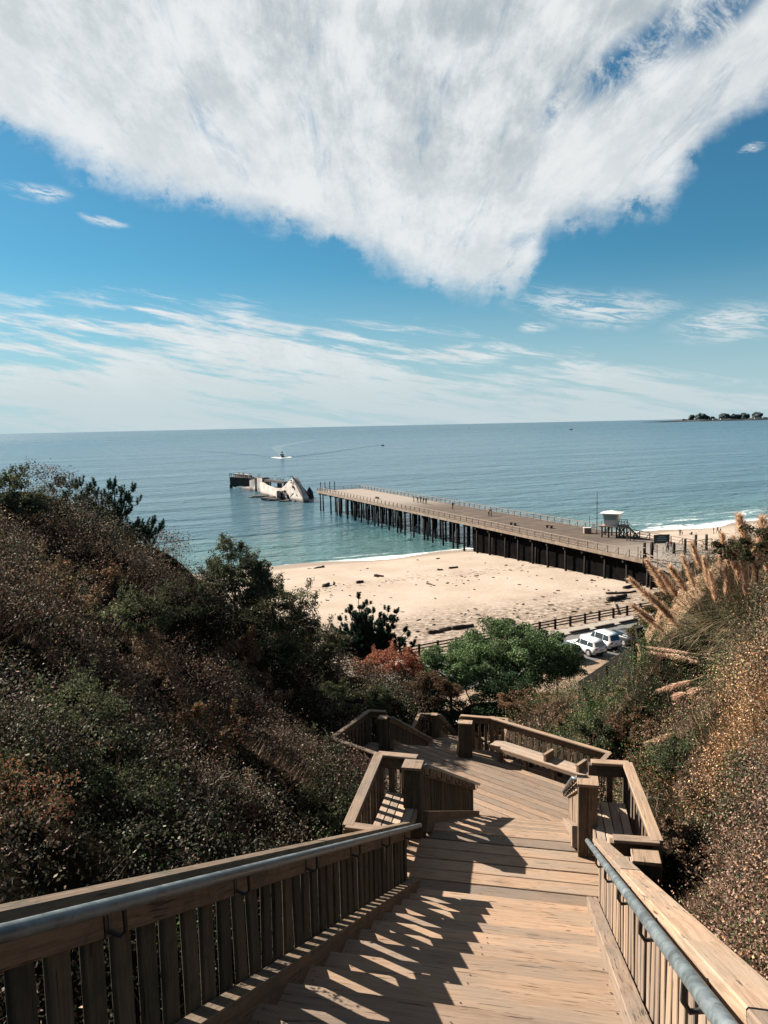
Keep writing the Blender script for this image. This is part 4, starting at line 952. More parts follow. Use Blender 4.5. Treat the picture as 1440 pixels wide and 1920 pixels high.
# sign board with pale lines of lettering too far away to read
M_SIGN = simple('sign_green', (.03, .07, .075), (.04, .10, .10), 3, .6); M_SIGNF = simple('sign_frame', (.10, .09, .08), (.16, .14, .12), 3, .8); M_PALE = simple('pale_paint', (.62, .62, .58), (.5, .5, .47), 3, .7)
c = at(1240, 1031, z=PZ); sg = thing('sign_board', c, 'dark green information sign on two posts at the pier entrance', 'sign'); dx = Vector((1, .12, 0)).normalized(); dn = Vector((.12, -1, 0)).normalized()
mb = MB(); mb.beam(c - dx * 1.2 + Vector((0, 0, 1.75)), c + dx * 1.2 + Vector((0, 0, 1.75)), .08, 1.25); mb.build('panel', M_SIGN, sg)
mb = MB()
for h in (1.10, 2.40): mb.beam(c - dx * 1.3 + Vector((0, 0, h)) + dn * .02, c + dx * 1.3 + Vector((0, 0, h)) + dn * .02, .14, .1)
for k in (-1.25, 1.25): mb.beam(c + dx * k, c + dx * k + Vector((0, 0, 2.45)), .14, .12, (0, 1, 0))
mb.build('frame', M_SIGNF, sg)
mb = MB()
for z, wdt in ((2.1, .55), (1.8, .8), (1.5, .7)): mb.beam(c - dx * wdt + Vector((0, 0, z)) + dn * .05, c + dx * wdt + Vector((0, 0, z)) + dn * .05, .01, .09)
mb.build('lettering', M_PALE, sg)

# lifeguard tower
def lifeguard():
    c = at(1147, 1006, z=PZ); c.z = PZ
    t = thing('lifeguard_tower', c, 'white lifeguard hut on stilts with an overhanging flat roof', 'lifeguard tower')
    R = Matrix.Rotation(math.radians(-28), 3, 'Z'); W_ = simple('hut_white', (.78, .78, .74), (.70, .71, .69), 2, .6); G = simple('hut_glass', (.06, .11, .12), (.10, .17, .18), 1, .15); GP = simple('hut_green_panel', (.30, .42, .40), (.24, .36, .35), 2, .6)
    P = lambda x, y, z: c + R @ Vector((x * .9, y * .9, z * .93)); fl = 2.1
    m = MB()   # outward leaning walls
    b, tp = 1.15, 1.5
    lo = [P(sx * b, sy * b, fl + .1) for sx, sy in ((-1, -1), (1, -1), (1, 1), (-1, 1))]; hi = [P(sx * tp, sy * tp, fl + 2.35) for sx, sy in ((-1, -1), (1, -1), (1, 1), (-1, 1))]
    m.add(lo + hi, [(0, 1, 5, 4), (1, 2, 6, 5), (2, 3, 7, 6), (3, 0, 4, 7), (4, 5, 6, 7), (3, 2, 1, 0)]); m.build('wall', W_, t)
    for f, (i, j) in enumerate(((0, 1), (1, 2), (2, 3), (3, 0))):
        m = MB(); n = (hi[j] - hi[i]).cross(lo[i] - hi[i]).normalized(); n = n if n.dot((lo[i] + lo[j]) / 2 - P(0, 0, fl)) > 0 else -n
        q = lambda u, v: lo[i].lerp(lo[j], u).lerp(hi[i].lerp(hi[j], u), v) + n * .03
        m.add([q(.08, .5), q(.92, .5), q(.92, .93), q(.08, .93)] + [q(.08, .5) - n * .05, q(.92, .5) - n * .05, q(.92, .93) - n * .05, q(.08, .93) - n * .05], [(0, 1, 2, 3), (4, 5, 6, 7), (0, 1, 5, 4), (2, 3, 7, 6), (1, 2, 6, 5), (3, 0, 4, 7)]); m.build('window', GP if f != 1 else G, t)
    m = MB(); m.add([P(sx * 2.05, sy * 2.05, fl + z) for z in (2.36, 2.5) for sx, sy in ((-1, -1), (1, -1), (1, 1), (-1, 1))] + [P(0, 0, fl + 2.95)], [(3, 2, 1, 0), (0, 1, 5, 4), (1, 2, 6, 5), (2, 3, 7, 6), (3, 0, 4, 7), (4, 5, 8), (5, 6, 8), (6, 7, 8), (7, 4, 8)]); m.build('roof', W_, t)
    m = MB(); m.box(P(.5, 0, fl), (4.6, 3.4, .18), R); m.build('platform', M_PRAIL, t)
    for sx in (-1.6, -.3, 1.2, 2.6):
        for sy in (-1.5, 1.5): m = MB(); m.beam(P(sx, sy, 0), P(sx, sy, fl), .2, .2, (0, 1, 0)); m.build('leg', M_PILE, t)
    m = MB()
    for sy in (-1.5, 1.5): m.beam(P(-1.6, sy, .3), P(-.3, sy, fl - .1), .1, .14); m.beam(P(1.2, sy, .2), P(2.6, sy, fl - .1), .1, .14); m.beam(P(2.6, sy, .2), P(1.2, sy, fl - .1), .1, .14)
    m.beam(P(-1.6, -1.5, 1.0), P(2.6, -1.5, 1.0), .1, .14); m.build('brace', M_PRAIL, t)
    m = MB()
    for sx, sy in ((2.7, -1.6), (2.7, 1.6), (1.5, -1.6), (1.5, 1.6), (-1.7, -1.6), (-1.7, 1.6)): m.beam(P(sx, sy, fl), P(sx, sy, fl + 1.1), .07, .07, (0, 1, 0))
    for h in (1.1, .55): m.beam(P(2.7, -1.6, fl + h), P(2.7, 1.6, fl + h), .06, .06); m.beam(P(1.2, -1.6, fl + h), P(2.7, -1.6, fl + h), .06, .06); m.beam(P(1.2, 1.6, fl + h), P(2.7, 1.6, fl + h), .06, .06)
    tag(m.build('guard_rail', M_PRAIL, t), kind='stuff')
    m = MB(); m.beam(P(3.0, -.5, fl), P(5.2, -.5, .0), .12, .16); m.beam(P(3.0, .5, fl), P(5.2, .5, .0), .12, .16)
    for k in range(7): m.box(P(3.1 + k * .31, 0, fl - .15 - k * .3), (.28, 1.0, .05), R)
    m.beam(P(2.9, -.5, fl + 1), P(5.2, -.5, 1.0), .07, .07); m.build('stair', M_PRAIL, t)
lifeguard()
p = at(1119, 1000, z=PZ); mb = MB(); mb.tube([Vector((0, 0, 0)), Vector((0, 0, 7.6))], [.09, .04], 6)
tag(link_mesh('flagpole', mb.mesh('flagpole', M_IRON), None, Matrix.Translation((p.x, p.y, PZ))), 'tall thin bare pole beside the lifeguard hut', 'pole')
p = at(1105, 992, z=PZ); mb = MB(); mb.tube([Vector((0, 0, 0)), Vector((0, 0, 2.6))], [.06, .05], 6); tag(link_mesh('lamp_post', mb.mesh('lamp_post', M_PRAIL), None, Matrix.Translation((p.x, p.y, PZ))), 'short thin post left of the tall pole on the pier edge', 'pole')
c = at(1101, 1000, z=PZ); bx = thing('storage_box', c, 'pale box standing at the far pier railing', 'box'); mb = MB(); mb.box(c + Vector((0, 0, .5)), (1.3, .9, 1.0)); mb.build('body', M_PRAIL, bx); mb = MB(); mb.box(c + Vector((0, 0, 1.04)), (1.4, 1.0, .08)); mb.build('lid', M_PALE, bx)
# ------------------------------------------------------------------ trees and shrubs
def foliage_mesh(name, C, size, col, m, rng, quad=True, aspect=.6, nrm=None):
    V, F = leaf_quads(C, size, rng, aspect, .2, quad, nrm); return np_mesh(name, V, F, col, m)
def curve_pts(a, b, n, lift, rr, jit):
    P = []
    for i in range(n + 1):
        t = i / n; p = a.lerp(b, t); p = p + Vector((0, 0, lift * t * (1 - t) * 4)); j = jit * math.sin(t * 3.14)
        P.append(p + Vector((rr.gauss(0, j), rr.gauss(0, j), rr.gauss(0, j))))
    return P
def shrub(name, base, centre, rad, nblob, nleaf, pal, wts, leaf, label, cat, seed, group=None, trunk=.10, top_pal=None, blob=.28, stems=9, sprout=0):
    """uneven crown of leaf clumps carried by stems; centre and rad are the crown's ellipsoid"""
    rng = np.random.default_rng(seed); rr = random.Random(seed); base = Vector(base); cen = np.array(centre); rad = np.array(rad)
    t = thing(name, base, label, cat, group)
    d = norm(rng.normal(size=(nblob, 3))); d[:, 2] = np.abs(d[:, 2]) * 1.0 - .35; d = norm(d)
    r = rng.uniform(.45, 1.0, nblob) ** .6 * (1 + .16 * np.sin(d[:, 0] * 5 + seed) * np.cos(d[:, 1] * 4)); B = cen + d * r[:, None] * rad
    bs = blob * rad.mean() * rng.uniform(.55, 1.25, nblob)
    k = rng.integers(0, nblob, nleaf); o = norm(rng.normal(size=(nleaf, 3))); o[:, 2] = np.where(o[:, 2] < -.3, -o[:, 2], o[:, 2])
    rl = rng.uniform(.2, 1, nleaf) ** .4; C = B[k] + o * (rl * bs[k])[:, None] * np.array([1, 1, .75])
    if sprout:                                              # loose shoots standing out of the outline
        ns = sprout; ki = rng.integers(0, nblob, ns); sd = norm(d[ki] * .6 + np.array([0, 0, .8]) + rng.normal(0, .25, (ns, 3))); L = bs[ki] * rng.uniform(1.0, 2.0, ns)
        j = rng.integers(0, ns, nleaf // 6); tt = rng.uniform(.5, 1, nleaf // 6); C[:nleaf // 6] = B[ki[j]] + sd[j] * (L[j] * tt)[:, None] + rng.normal(0, leaf * .8, (nleaf // 6, 3))
        V, F = stick_tris(B[ki], sd, L * 1.1, np.full(ns, leaf * .13)); tag(link_mesh('shoots', np_mesh('shoots', V, F, np.tile([.07, .055, .04], (ns, 1)), M_TWIG), t), kind='stuff')
    col = pick(pal, wts, nleaf, rng) * np.repeat(rng.lognormal(0, .25, nblob)[:, None], 1, 1)[k]
    if top_pal is not None:
        h = (C[:, 2] - cen[2]) / rad[2]; pt = np.clip((h - top_pal[1]) * 2.2 + .2, 0, .95); col = np.where((rng.random(nleaf) < pt)[:, None], pick(top_pal[0], [1] * len(top_pal[0]), nleaf, rng), col)
    link_mesh('foliage', foliage_mesh('foliage', C, leaf * rng.uniform(.6, 1.4, nleaf), np.clip(col, .002, .9), M_TREE, rng, True, .55, o), t)
    mb = MB(); hub = Vector(cen) - Vector((0, 0, rad[2] * .55)); mb.tube(curve_pts(base - Vector((0, 0, .4)), hub, 4, 0, rr, trunk * .5), [trunk * 1.5, trunk * 1.2, trunk, trunk * .9, trunk * .8], 8); mb.build('trunk', M_BARK, t, smooth=True)
    mb = MB()
    for i in rng.choice(nblob, min(nblob, stems), replace=False):
        mb.tube(curve_pts(hub, Vector(B[i]), 5, rr.uniform(0, .12) * rad[2], rr, rad[2] * .04), [trunk * q for q in (.6, .5, .4, .3, .2, .1)], 5)
    mb.build('branches', M_BARK, t, smooth=True); return t

def pine(name, base, tips, tuft, label, seed, group=None, dens=1.0, trunk=.10, hub=None, needle=.085, m_needle=(.018, .048, .030)):
    """branches ending in upright brushes of needles"""
    rng = np.random.default_rng(seed); rr = random.Random(seed); t = thing(name, base, label, 'pine tree', group); base = Vector(base)
    hub = hub or base + Vector((0, 0, .5)); mb = MB(); tu = []
    mb.tube([base - Vector((0, 0, .5)), base, hub], [trunk * 1.3, trunk, trunk * .8], 7)
    for tp in tips:
        tp = Vector(tp); P = curve_pts(hub, tp, 7, -.10 * (tp - hub).length, rr, .05); mb.tube(P, [trunk * (1 - .11 * i) * .55 for i in range(8)], 5)
        for i in range(2, 8):
            for _ in range(3 if i > 3 else 2):
                if rr.random() > dens: continue
                q = P[i] + Vector((rr.gauss(0, .14), rr.gauss(0, .14), rr.uniform(-.05, .14))) * (1.25 if i < 7 else .7); dirv = ((q - P[max(i - 1, 0)]).normalized() * .5 + Vector((rr.gauss(0, .2), rr.gauss(0, .2), 1.0))).normalized()
                mb.tube([P[i], q], [.014, .01], 4); tu.append((q, dirv, tuft * rr.uniform(.6, 1.2)))
        tu.append((P[-1], ((P[-1] - P[-2]).normalized() * .6 + Vector((0, 0, .8))).normalized(), tuft * 1.25))
    mb.build('branches', M_BARK, t, smooth=True)
    A = []; Dn = []; L = []
    for q, dv, ln in tu:
        n = 100; s_ = rng.random(n); ax = np.array(dv); r = norm(rng.normal(size=(n, 3))); r = norm(r - (r @ ax)[:, None] * ax)
        A.append(np.array(q) + ax * (s_ * ln)[:, None]); Dn.append(norm(r * 1.0 + ax * rng.uniform(.2, 1.2, (n, 1)))); L.append(needle * rng.uniform(.7, 1.3, n) * (1.15 - .4 * s_))
    A = np.concatenate(A); Dn = np.concatenate(Dn); L = np.concatenate(L); V, F = stick_tris(A, Dn, L, np.full(len(A), needle * .13))
    link_mesh('needles', np_mesh('needles', V, F, np.clip(np.array(m_needle) * rng.lognormal(0, .35, (len(A), 1)), 0, 1), M_NEEDLE), t); return t

Yp = 25.5
tips = [at(px, py, Y=Yp + dy) for px, py, dy in [(100, 925, 0), (112, 912, .4), (126, 915, -.3), (140, 918, .2), (152, 912, 0), (165, 925, -.4), (178, 915, .3), (203, 918, 0), (196, 935, .3), (216, 912, -.2), (228, 928, .1), (246, 922, 0), (240, 938, .3), (92, 948, .2), (150, 945, 0), (175, 950, .4), (215, 955, -.3), (226, 968, 0), (285, 982, .1), (300, 990, 0), (272, 1002, .2), (255, 990, -.2), (240, 996, .1), (286, 1004, 0), (120, 950, .1), (188, 968, 0), (262, 1014, 0), (276, 1020, .1)]]
pine('pine_tree', (at(205, 1040, Y=Yp).x, Yp, gz(at(205, 1040, Y=Yp).x, Yp) - .3), tips, .26, 'dark windswept pine rising over the left ridge against the sea', 4, hub=at(200, 1010, Y=Yp), needle=.085, trunk=.09)
Yp = 46.0
tp = []; rr = random.Random(12)
for px, py in [(672, 1122), (688, 1135), (655, 1150), (640, 1165), (625, 1180), (700, 1150), (712, 1160), (728, 1148), (745, 1150), (738, 1165), (760, 1185), (765, 1195), (750, 1205), (715, 1185), (690, 1175), (665, 1180), (645, 1195), (630, 1205), (680, 1200), (700, 1205), (722, 1200), (660, 1145), (675, 1160), (735, 1180), (650, 1210), (615, 1195), (775, 1210), (695, 1220), (670, 1220), (640, 1220), (725, 1215)] + [(rr.uniform(635, 755), rr.uniform(1165, 1235)) for _ in range(34)] + [(rr.uniform(665, 735), rr.uniform(1140, 1200)) for _ in range(16)]:
    tp.append(at(px, py, Y=Yp + rr.uniform(-1.2, 1.2)))
q = at(690, 1250, Y=Yp); pine('pine_tree', (q.x, q.y, gz(q.x, q.y)), tp, .30, 'broad dark pine between the left slope and the sand', 9, hub=at(690, 1235, Y=Yp), needle=.15, trunk=.16, m_needle=(.018, .045, .032))

def on(px, Y): q = at(px, 1000, Y=Y); return Vector((q.x, Y, ggz(q.x, Y)))
def crown(px, py, Y): return at(px, py, Y=Y)
# grey-green upright shrub on the left ridge
Y = 28.0; b = on(520, Y); rngs = [(430, 1075, .95, .8, 1.0), (470, 1130, 1.0, .9, 1.15), (400, 1040, .5, .5, .55), (520, 1180, .95, .9, 1.1)]
GREYG = [(.07, .085, .055), (.11, .125, .08), (.045, .06, .04), (.16, .165, .12)]
shrub('tall_shrub', on(455, Y), crown(442, 1105, Y), (1.35, 1.1, 1.75), 130, 32000, GREYG, [3, 3, 2, 1], .075, 'tall grey green shrub leaning left above the left slope', 'shrub', 21, sprout=60, blob=.26, trunk=.06)
shrub('tall_shrub', on(500, 29.5), crown(505, 1180, 29.5), (1.75, 1.3, 1.75), 120, 30000, GREYG + [(.13, .08, .05)], [3, 2, 2, .6, 1.2], .075, 'grey green shrub directly right of the leaning one on the ridge', 'shrub', 22, sprout=30, blob=.27, trunk=.06)
shrub('tall_shrub', on(575, 33), crown(575, 1215, 33), (1.7, 1.3, 1.3), 80, 17000, GREYG + [(.13, .08, .05)], [2, 2, 2, .6, 2], .08, 'low dull shrub where the left ridge drops to the pine', 'shrub', 23, sprout=36, blob=.27, trunk=.05)
shrub('ridge_shrub', on(25, 19), crown(15, 950, 19), (1.1, .9, .75), 60, 13000, GREYG, [3, 2, 3, .5], .06, 'dark green shrub on the ridge at the far left edge', 'shrub', 24, sprout=40, blob=.27, trunk=.05)
# red brown bush, green tree, small brown bushes
shrub('red_brown_bush', on(740, 42), crown(735, 1262, 42), (1.9, 1.6, 1.35), 110, 26000, [(.10, .055, .035), (.15, .08, .05), (.07, .05, .03), (.09, .08, .04)], [3, 2, 2, 1], .085, 'rounded bush with rusty red top beside the green tree', 'bush', 31, top_pal=([(.40, .15, .10), (.46, .19, .13), (.27, .11, .075)], .05), blob=.24, trunk=.08, sprout=40)
shrub('red_brown_bush', on(800, 40), crown(805, 1300, 40), (1.7, 1.4, 1.1), 70, 15000, [(.10, .06, .04), (.14, .085, .055), (.06, .045, .03)], [3, 2, 2], .08, 'duller brown bush tucked under the rusty red one', 'bush', 32, blob=.25, trunk=.06)
TG = [(.090, .150, .066), (.13, .205, .09), (.05, .09, .045), (.22, .31, .17)]
Y = 51.0; b = on(935, Y)
shrub('green_tree', b, crown(950, 1245, Y), (4.0, 3.4, 2.7), 230, 80000, TG, [3, 3, 3, 1], .125, 'large leafy bright green tree in the middle beside the parked cars', 'tree', 41, blob=.235, trunk=.22, stems=22)
shrub('green_tree', on(840, 47), crown(845, 1262, 47), (2.3, 2.0, 1.6), 90, 24000, TG, [3, 3, 2, 1.6], .11, 'lower lighter green tree left of the large one', 'tree', 42, blob=.24, trunk=.12)
shrub('green_tree', on(1045, 53), crown(1045, 1250, 53), (2.0, 1.7, 1.7), 70, 18000, TG, [3, 2, 3, .5], .12, 'rounded green lobe of a tree nearest the white car', 'tree', 43, blob=.25, trunk=.12)
shrub('green_tree', on(905, 45), crown(890, 1322, 45), (4.2, 1.8, 2.0), 130, 30000, [(.03, .06, .03), (.045, .085, .04), (.02, .04, .022)], [3, 2, 2], .11, 'dark green tree standing in shade right behind the landings', 'tree', 44, blob=.24, trunk=.14)
shrub('brown_bush', on(975, 36), crown(975, 1318, 36), (1.05, .95, .72), 40, 9000, [(.17, .10, .065), (.24, .15, .10), (.11, .07, .045)], [3, 2, 2], .065, 'round reddish brown bush under the green tree', 'bush', 51, blob=.25, trunk=.04)
shrub('brown_bush', on(1022, 36.5), crown(1022, 1318, 36.5), (.72, .7, .58), 28, 5000, [(.20, .11, .07), (.27, .16, .11), (.12, .08, .05)], [3, 2, 2], .06, 'smaller brown bush right of the round one', 'bush', 52, blob=.27, trunk=.04)
shrub('ridge_shrub', on(1420, 17), crown(1422, 1040, 17), (.85, .7, .62), 46, 9000, [(.045, .05, .03), (.07, .075, .04), (.12, .05, .035)], [3, 2, .7], .05, 'dark bush behind the pampas plumes at the right edge', 'bush', 53, sprout=14, blob=.27, trunk=.015)
for i, (px, Y_, h, r, lab) in enumerate([(1235, 33, .5, .9, 'brown and green mat of ice plant on the rocky point'), (1265, 30, .5, .9, 'dull ice plant mat spilling over the crest of the point'), (1215, 36, .45, .8, 'low dark mat of plants at the tip of the rocky point')]):
    b = on(px, Y_); shrub('ice_plant', b, b + Vector((0, 0, h * .5)), (r, r, h), 30, 7000, [(.10, .075, .04), (.06, .07, .035), (.17, .09, .05), (.10, .11, .05)], [3, 3, 2, 1], .07, lab, 'plant', 60 + i, blob=.3, trunk=.03, stems=3)
# scattered bigger shrubs that break the slopes
SP = [[(.075, .095, .05), (.11, .13, .075), (.045, .06, .035), (.20, .20, .14)], [(.17, .11, .08), (.24, .165, .12), (.10, .068, .05), (.36, .27, .21)], [(.09, .09, .055), (.22, .125, .085), (.26, .10, .065), (.06, .06, .04)]]
SN = ('olive green', 'dry brown', 'mottled reddish')
k = 0
for px, py, r, g, where in [(60, 1180, .95, 1, 'far up at the left edge'), (330, 1150, .95, 0, 'just below the left ridge'), (150, 1120, .8, 2, 'on the upper left slope'), (250, 1290, .9, 1, 'halfway down the left slope'),
        (90, 1420, .75, 0, 'low at the left picture edge'), (360, 1420, .8, 2, 'above the middle of the near left railing'), (480, 1330, 1.0, 1, 'below the tall grey green shrubs'), (560, 1440, .85, 0, 'left of the angled landing railing'),
        (230, 1540, .5, 0, 'just over the near left railing'), (600, 1540, .6, 0, 'beside the left bench bay'), (30, 1560, .45, 2, 'at the picture edge over the left pipe'), (620, 1330, 1.0, 0, 'below the broad pine'),
        (430, 1530, .55, 1, 'above the end of the near left railing'), (690, 1330, 1.0, 0, 'in the gully above the landings'), (420, 1250, 1.0, 2, 'in the middle of the left slope'), (200, 1190, .9, 0, 'under the windswept pine'),
        (180, 1400, .7, 1, 'between the left edge and the railing middle'), (300, 1480, .6, 2, 'over the second bracket of the left pipe'), (520, 1250, 1.1, 0, 'in the shade right of the ridge'), (40, 1050, .8, 2, 'under the ridge at the left edge'),
        (1120, 1400, .8, 0, 'behind the corner of the bench railing'), (1240, 1480, .6, 2, 'right of the right bench bay'), (1330, 1500, .5, 1, 'in the brown scrub right of the bay'), (1410, 1480, .45, 0, 'at the right edge below the dry straw'),
        (1290, 1600, .42, 1, 'just past the dark corner post'), (1390, 1620, .38, 2, 'at the right edge over the cap rail'), (1190, 1390, .7, 2, 'on the slope above the right bay'), (1060, 1365, .8, 1, 'behind the long bench'),
        (1280, 1440, .55, 0, 'below the fallen plumes'), (1400, 1560, .4, 0, 'among twigs near the right edge')]:
    q = hit(px, py, HM); D = q.y
    shrub('slope_shrub', (q.x, q.y, ggz(q.x, q.y)), (q.x, q.y, gz(q.x, q.y) + r * .18), (r, r, r * .72), 34, int(6500 * (r / .6) ** 1.3), SP[g], [3, 2, 2, 1], .016 + .0018 * D, '%s shrub bulging %s' % (SN[g], where), 'shrub', 70 + k, 'shrubs on the slopes', blob=.30, trunk=.03, stems=5, sprout=22); k += 1

# ------------------------------------------------------------------ pampas grass
PLUME = [(.84, .58, .46), (.98, .74, .62), (.62, .40, .31)]
def plume_mesh(root, tip, r, seed, droop=0.0, n=900):
    rng = np.random.default_rng(seed); a, b = np.array(root), np.array(tip); ax = (b - a); L = np.linalg.norm(ax); ax = ax / L
    t = rng.random(n) ** .85; env = np.sin(np.clip(t, .02, 1) ** .75 * 3.05) * r; c = a + ax * (t * L)[:, None] + np.array([0, 0, -1]) * (droop * t ** 2)[:, None]
    o = norm(rng.normal(size=(n, 3))); o = norm(o - (o @ ax)[:, None] * ax); dr = norm(o * .48 + ax * 1.0 + np.array([.22, 0, -.30]))
    st = c + o * (env * rng.uniform(0, .55, n))[:, None]; ln = r * rng.uniform(1.6, 3.2, n) * (1.1 - .4 * t)
    V, F = stick_tris(st, dr, ln, np.full(n, r * .075)); return V, F, pick(PLUME, [3, 2, 2], n, rng, .22)
def pampas(name, base, plumes, label, seed, nbl=700, blade=1.3, spread=.5):
    t = thing(name, base, label, 'pampas grass'); base = Vector(base); rr = random.Random(seed); rng = np.random.default_rng(seed)
    for i, (p0, p1, r) in enumerate(plumes):
        p0, p1 = Vector(p0), Vector(p1); V, F, c = plume_mesh(p0, p1, r, seed * 50 + i); link_mesh('plume', np_mesh('plume', V, F, c, M_PLUME), t)
        mb = MB(); g = base + Vector((rr.gauss(0, .15), rr.gauss(0, .15), 0)); P = curve_pts(g, p0, 5, 0, rr, .02) + [p1.lerp(p0, .15)]; mb.tube(P, [.009] * 5 + [.006, .004], 4); mb.build('stalk', M_STALK, t)
    if nbl:
        V = []; F = []; C = []
        for i in range(nbl):
            a = rr.uniform(0, 6.28); up = rr.uniform(.35, 1.0); L = blade * rr.uniform(.5, 1.15); g = base + Vector((rr.gauss(0, spread * .4), rr.gauss(0, spread * .4), -.1)); d = Vector((math.cos(a), math.sin(a), 0)); w = .0085; s = Vector((-d.y, d.x, 0)) * w; b0 = len(V)
            for j in range(5):
                u = j / 4; p = g + d * (L * u * (1 - up * .55) * (.6 + .6 * u)) + Vector((0, 0, L * (u * up * 1.15 - u * u * (.35 + .5 * (1 - up))))); k_ = (1 - u * .9); V += [p - s * k_, p + s * k_]
            F += [(b0 + 2 * j, b0 + 2 * j + 1, b0 + 2 * j + 3, b0 + 2 * j + 2) for j in range(4)]; c = random.Random(i).choice([(.045, .060, .030), (.075, .085, .045), (.17, .14, .085), (.03, .042, .022), (.26, .19, .12), (.20, .14, .09)]); C += [c] * 4
        link_mesh('blades', np_mesh('blades', np.array([tuple(v) for v in V]), np.array(F), np.array(C), M_LEAF), t)
    return t
M_STALK = simple('dry_stalk', (.42, .30, .18), (.30, .21, .13), 5, .8)
def P_(px, py, Y): return at(px, py, Y=Y)
def pl(lst, Y, r=.055): return [(P_(a, b, Y + dy), P_(c, d, Y + dy), r * k * .92) for a, b, c, d, k, dy in lst]
def plh(lst, r):
    out = []
    for a, b_, c, d, k, dy in lst:
        q = hit(a, b_, HM); e = hit(c, d, HM); Y0 = q.y * .97; Y1 = min(max(e.y * .97, Y0 * .9), Y0 * 1.08); out.append((P_(a, b_, Y0), P_(c, d, Y1), r * k * Y0 / 11))
    return out
b = hit(1345, 1190, HM); Yb = min(max(b.y, 8), 14); 
pampas('pampas_grass', (b.x, b.y, b.z - .1), pl([(1252, 1115, 1212, 1050, 1.0, 0), (1270, 1120, 1235, 1070, 1.0, .2), (1240, 1140, 1180, 1085, .9, -.1), (1228, 1165, 1185, 1135, .8, 0), (1288, 1110, 1255, 1062, 1.0, .1), (1262, 1160, 1215, 1112, .9, 0), (1302, 1100, 1278, 1042, .8, .3), (1245, 1185, 1200, 1148, .7, .1), (1316, 1075, 1296, 1020, .9, 0), (1275, 1180, 1232, 1132, .8, 0)], b.y, .04 * b.y / 9), 'pampas grass leaning left with reddish plumes over the rocky point', 3, 900, 1.0 * b.y / 9, .5)
b = hit(1405, 1160, HM)
pampas('pampas_grass', (b.x, b.y, b.z - .1), pl([(1405, 1035, 1384, 968, 1.25, 0), (1402, 1052, 1391, 982, 1.0, .2), (1436, 1040, 1428, 972, 1.25, 0), (1366, 1060, 1352, 1000, .95, .1), (1375, 1068, 1374, 1008, .95, -.1), (1384, 1095, 1378, 1030, .85, 0), (1414, 1050, 1424, 1005, .9, .2), (1352, 1080, 1347, 1018, .6, 0), (1436, 1075, 1437, 1000, 1.0, .1), (1330, 1105, 1318, 1045, .8, .2), (1342, 1130, 1330, 1072, .8, -.2), (1398, 1120, 1396, 1060, .8, -.3), (1420, 1100, 1412, 1035, .9, -.2), (1360, 1120, 1362, 1062, .8, .3)], b.y, .042 * b.y / 9), 'upright pampas grass with the tallest plumes at the right edge', 4, 1200, 1.05 * b.y / 9, .6)
b = hit(1425, 1215, HM); pampas('pampas_grass', (b.x, b.y, b.z - .1), [], 'plumeless clump of long green and straw blades on the right slope', 5, 900, .95 * b.y / 9, .55)
b = hit(1390, 1235, HM)
pampas('pampas_grass', (b.x, b.y, b.z), plh([(1300, 1275, 1236, 1293, .8, 0), (1285, 1232, 1222, 1222, .7, .1), (1290, 1224, 1215, 1213, .5, .2), (1292, 1300, 1268, 1304, 1.0, 0), (1316, 1290, 1298, 1296, 1.1, 0), (1310, 1240, 1240, 1228, .6, -.1), (1384, 1195, 1345, 1178, .5, .1), (1290, 1368, 1212, 1392, .9, -.6), (1310, 1352, 1288, 1372, .8, -.6)], .055), 'fallen pale pampas plumes lying over the green ground cover', 6, 260, .7 * b.y / 9, .5)

# bare stems and weeds
M_PALEST = simple('pale_dead_stem', (.34, .29, .22), (.22, .18, .13), 5, .85)
def dead(px, py, h, label, seed, Y=None):
    q = hit(px, py, HM); rr = random.Random(seed); t = thing('dead_stem', q, label, 'dead plant', 'bare dead stems'); mb = MB(); top = q + Vector((rr.gauss(0, .05), 0, h)); mb.tube(curve_pts(q - Vector((0, 0, .3)), top, 5, 0, rr, .02), [.010, .009, .008, .006, .004, .003], 5); mb.build('stem', M_PALEST, t)
    mb = MB()
    for i in range(9):
        f = rr.uniform(.25, .9); p = q.lerp(top, f); e = p + Vector((rr.choice([-1, 1]) * rr.uniform(.1, .3), rr.gauss(0, .12), rr.uniform(.12, .35))) * (h * .9); P = curve_pts(p, e, 3, -.03, rr, .012); mb.tube(P, [.006, .005, .004, .002], 4)
        for _ in range(3): mb.tube([P[2], P[2] + Vector((rr.gauss(0, .07), rr.gauss(0, .07), rr.uniform(.03, .12))) * h], [.003, .0015], 3)
    mb.build('side_stems', M_PALEST, t)
dead(388, 1590, .75, 'pale bare branching stem standing over the near railing', 1); dead(130, 1330, .5, 'small bare stem on the shaded left slope', 2); dead(250, 1240, .7, 'bare pale stems in the middle of the left slope', 3)
dead(1390, 1700, .55, 'tall bare stem on the right slope near the frame edge', 4); dead(1345, 1640, .5, 'thin bare stem among brown scrub right of the stairs', 5); dead(20, 945, .35, 'thin bare shoots on the ridge at the left edge', 6)

M_BLACKW = wood('near_black_timber', (.030, .026, .024), (.02, .018, .017), (.012, .011, .010))  # near black wood for the wall boards and the stub
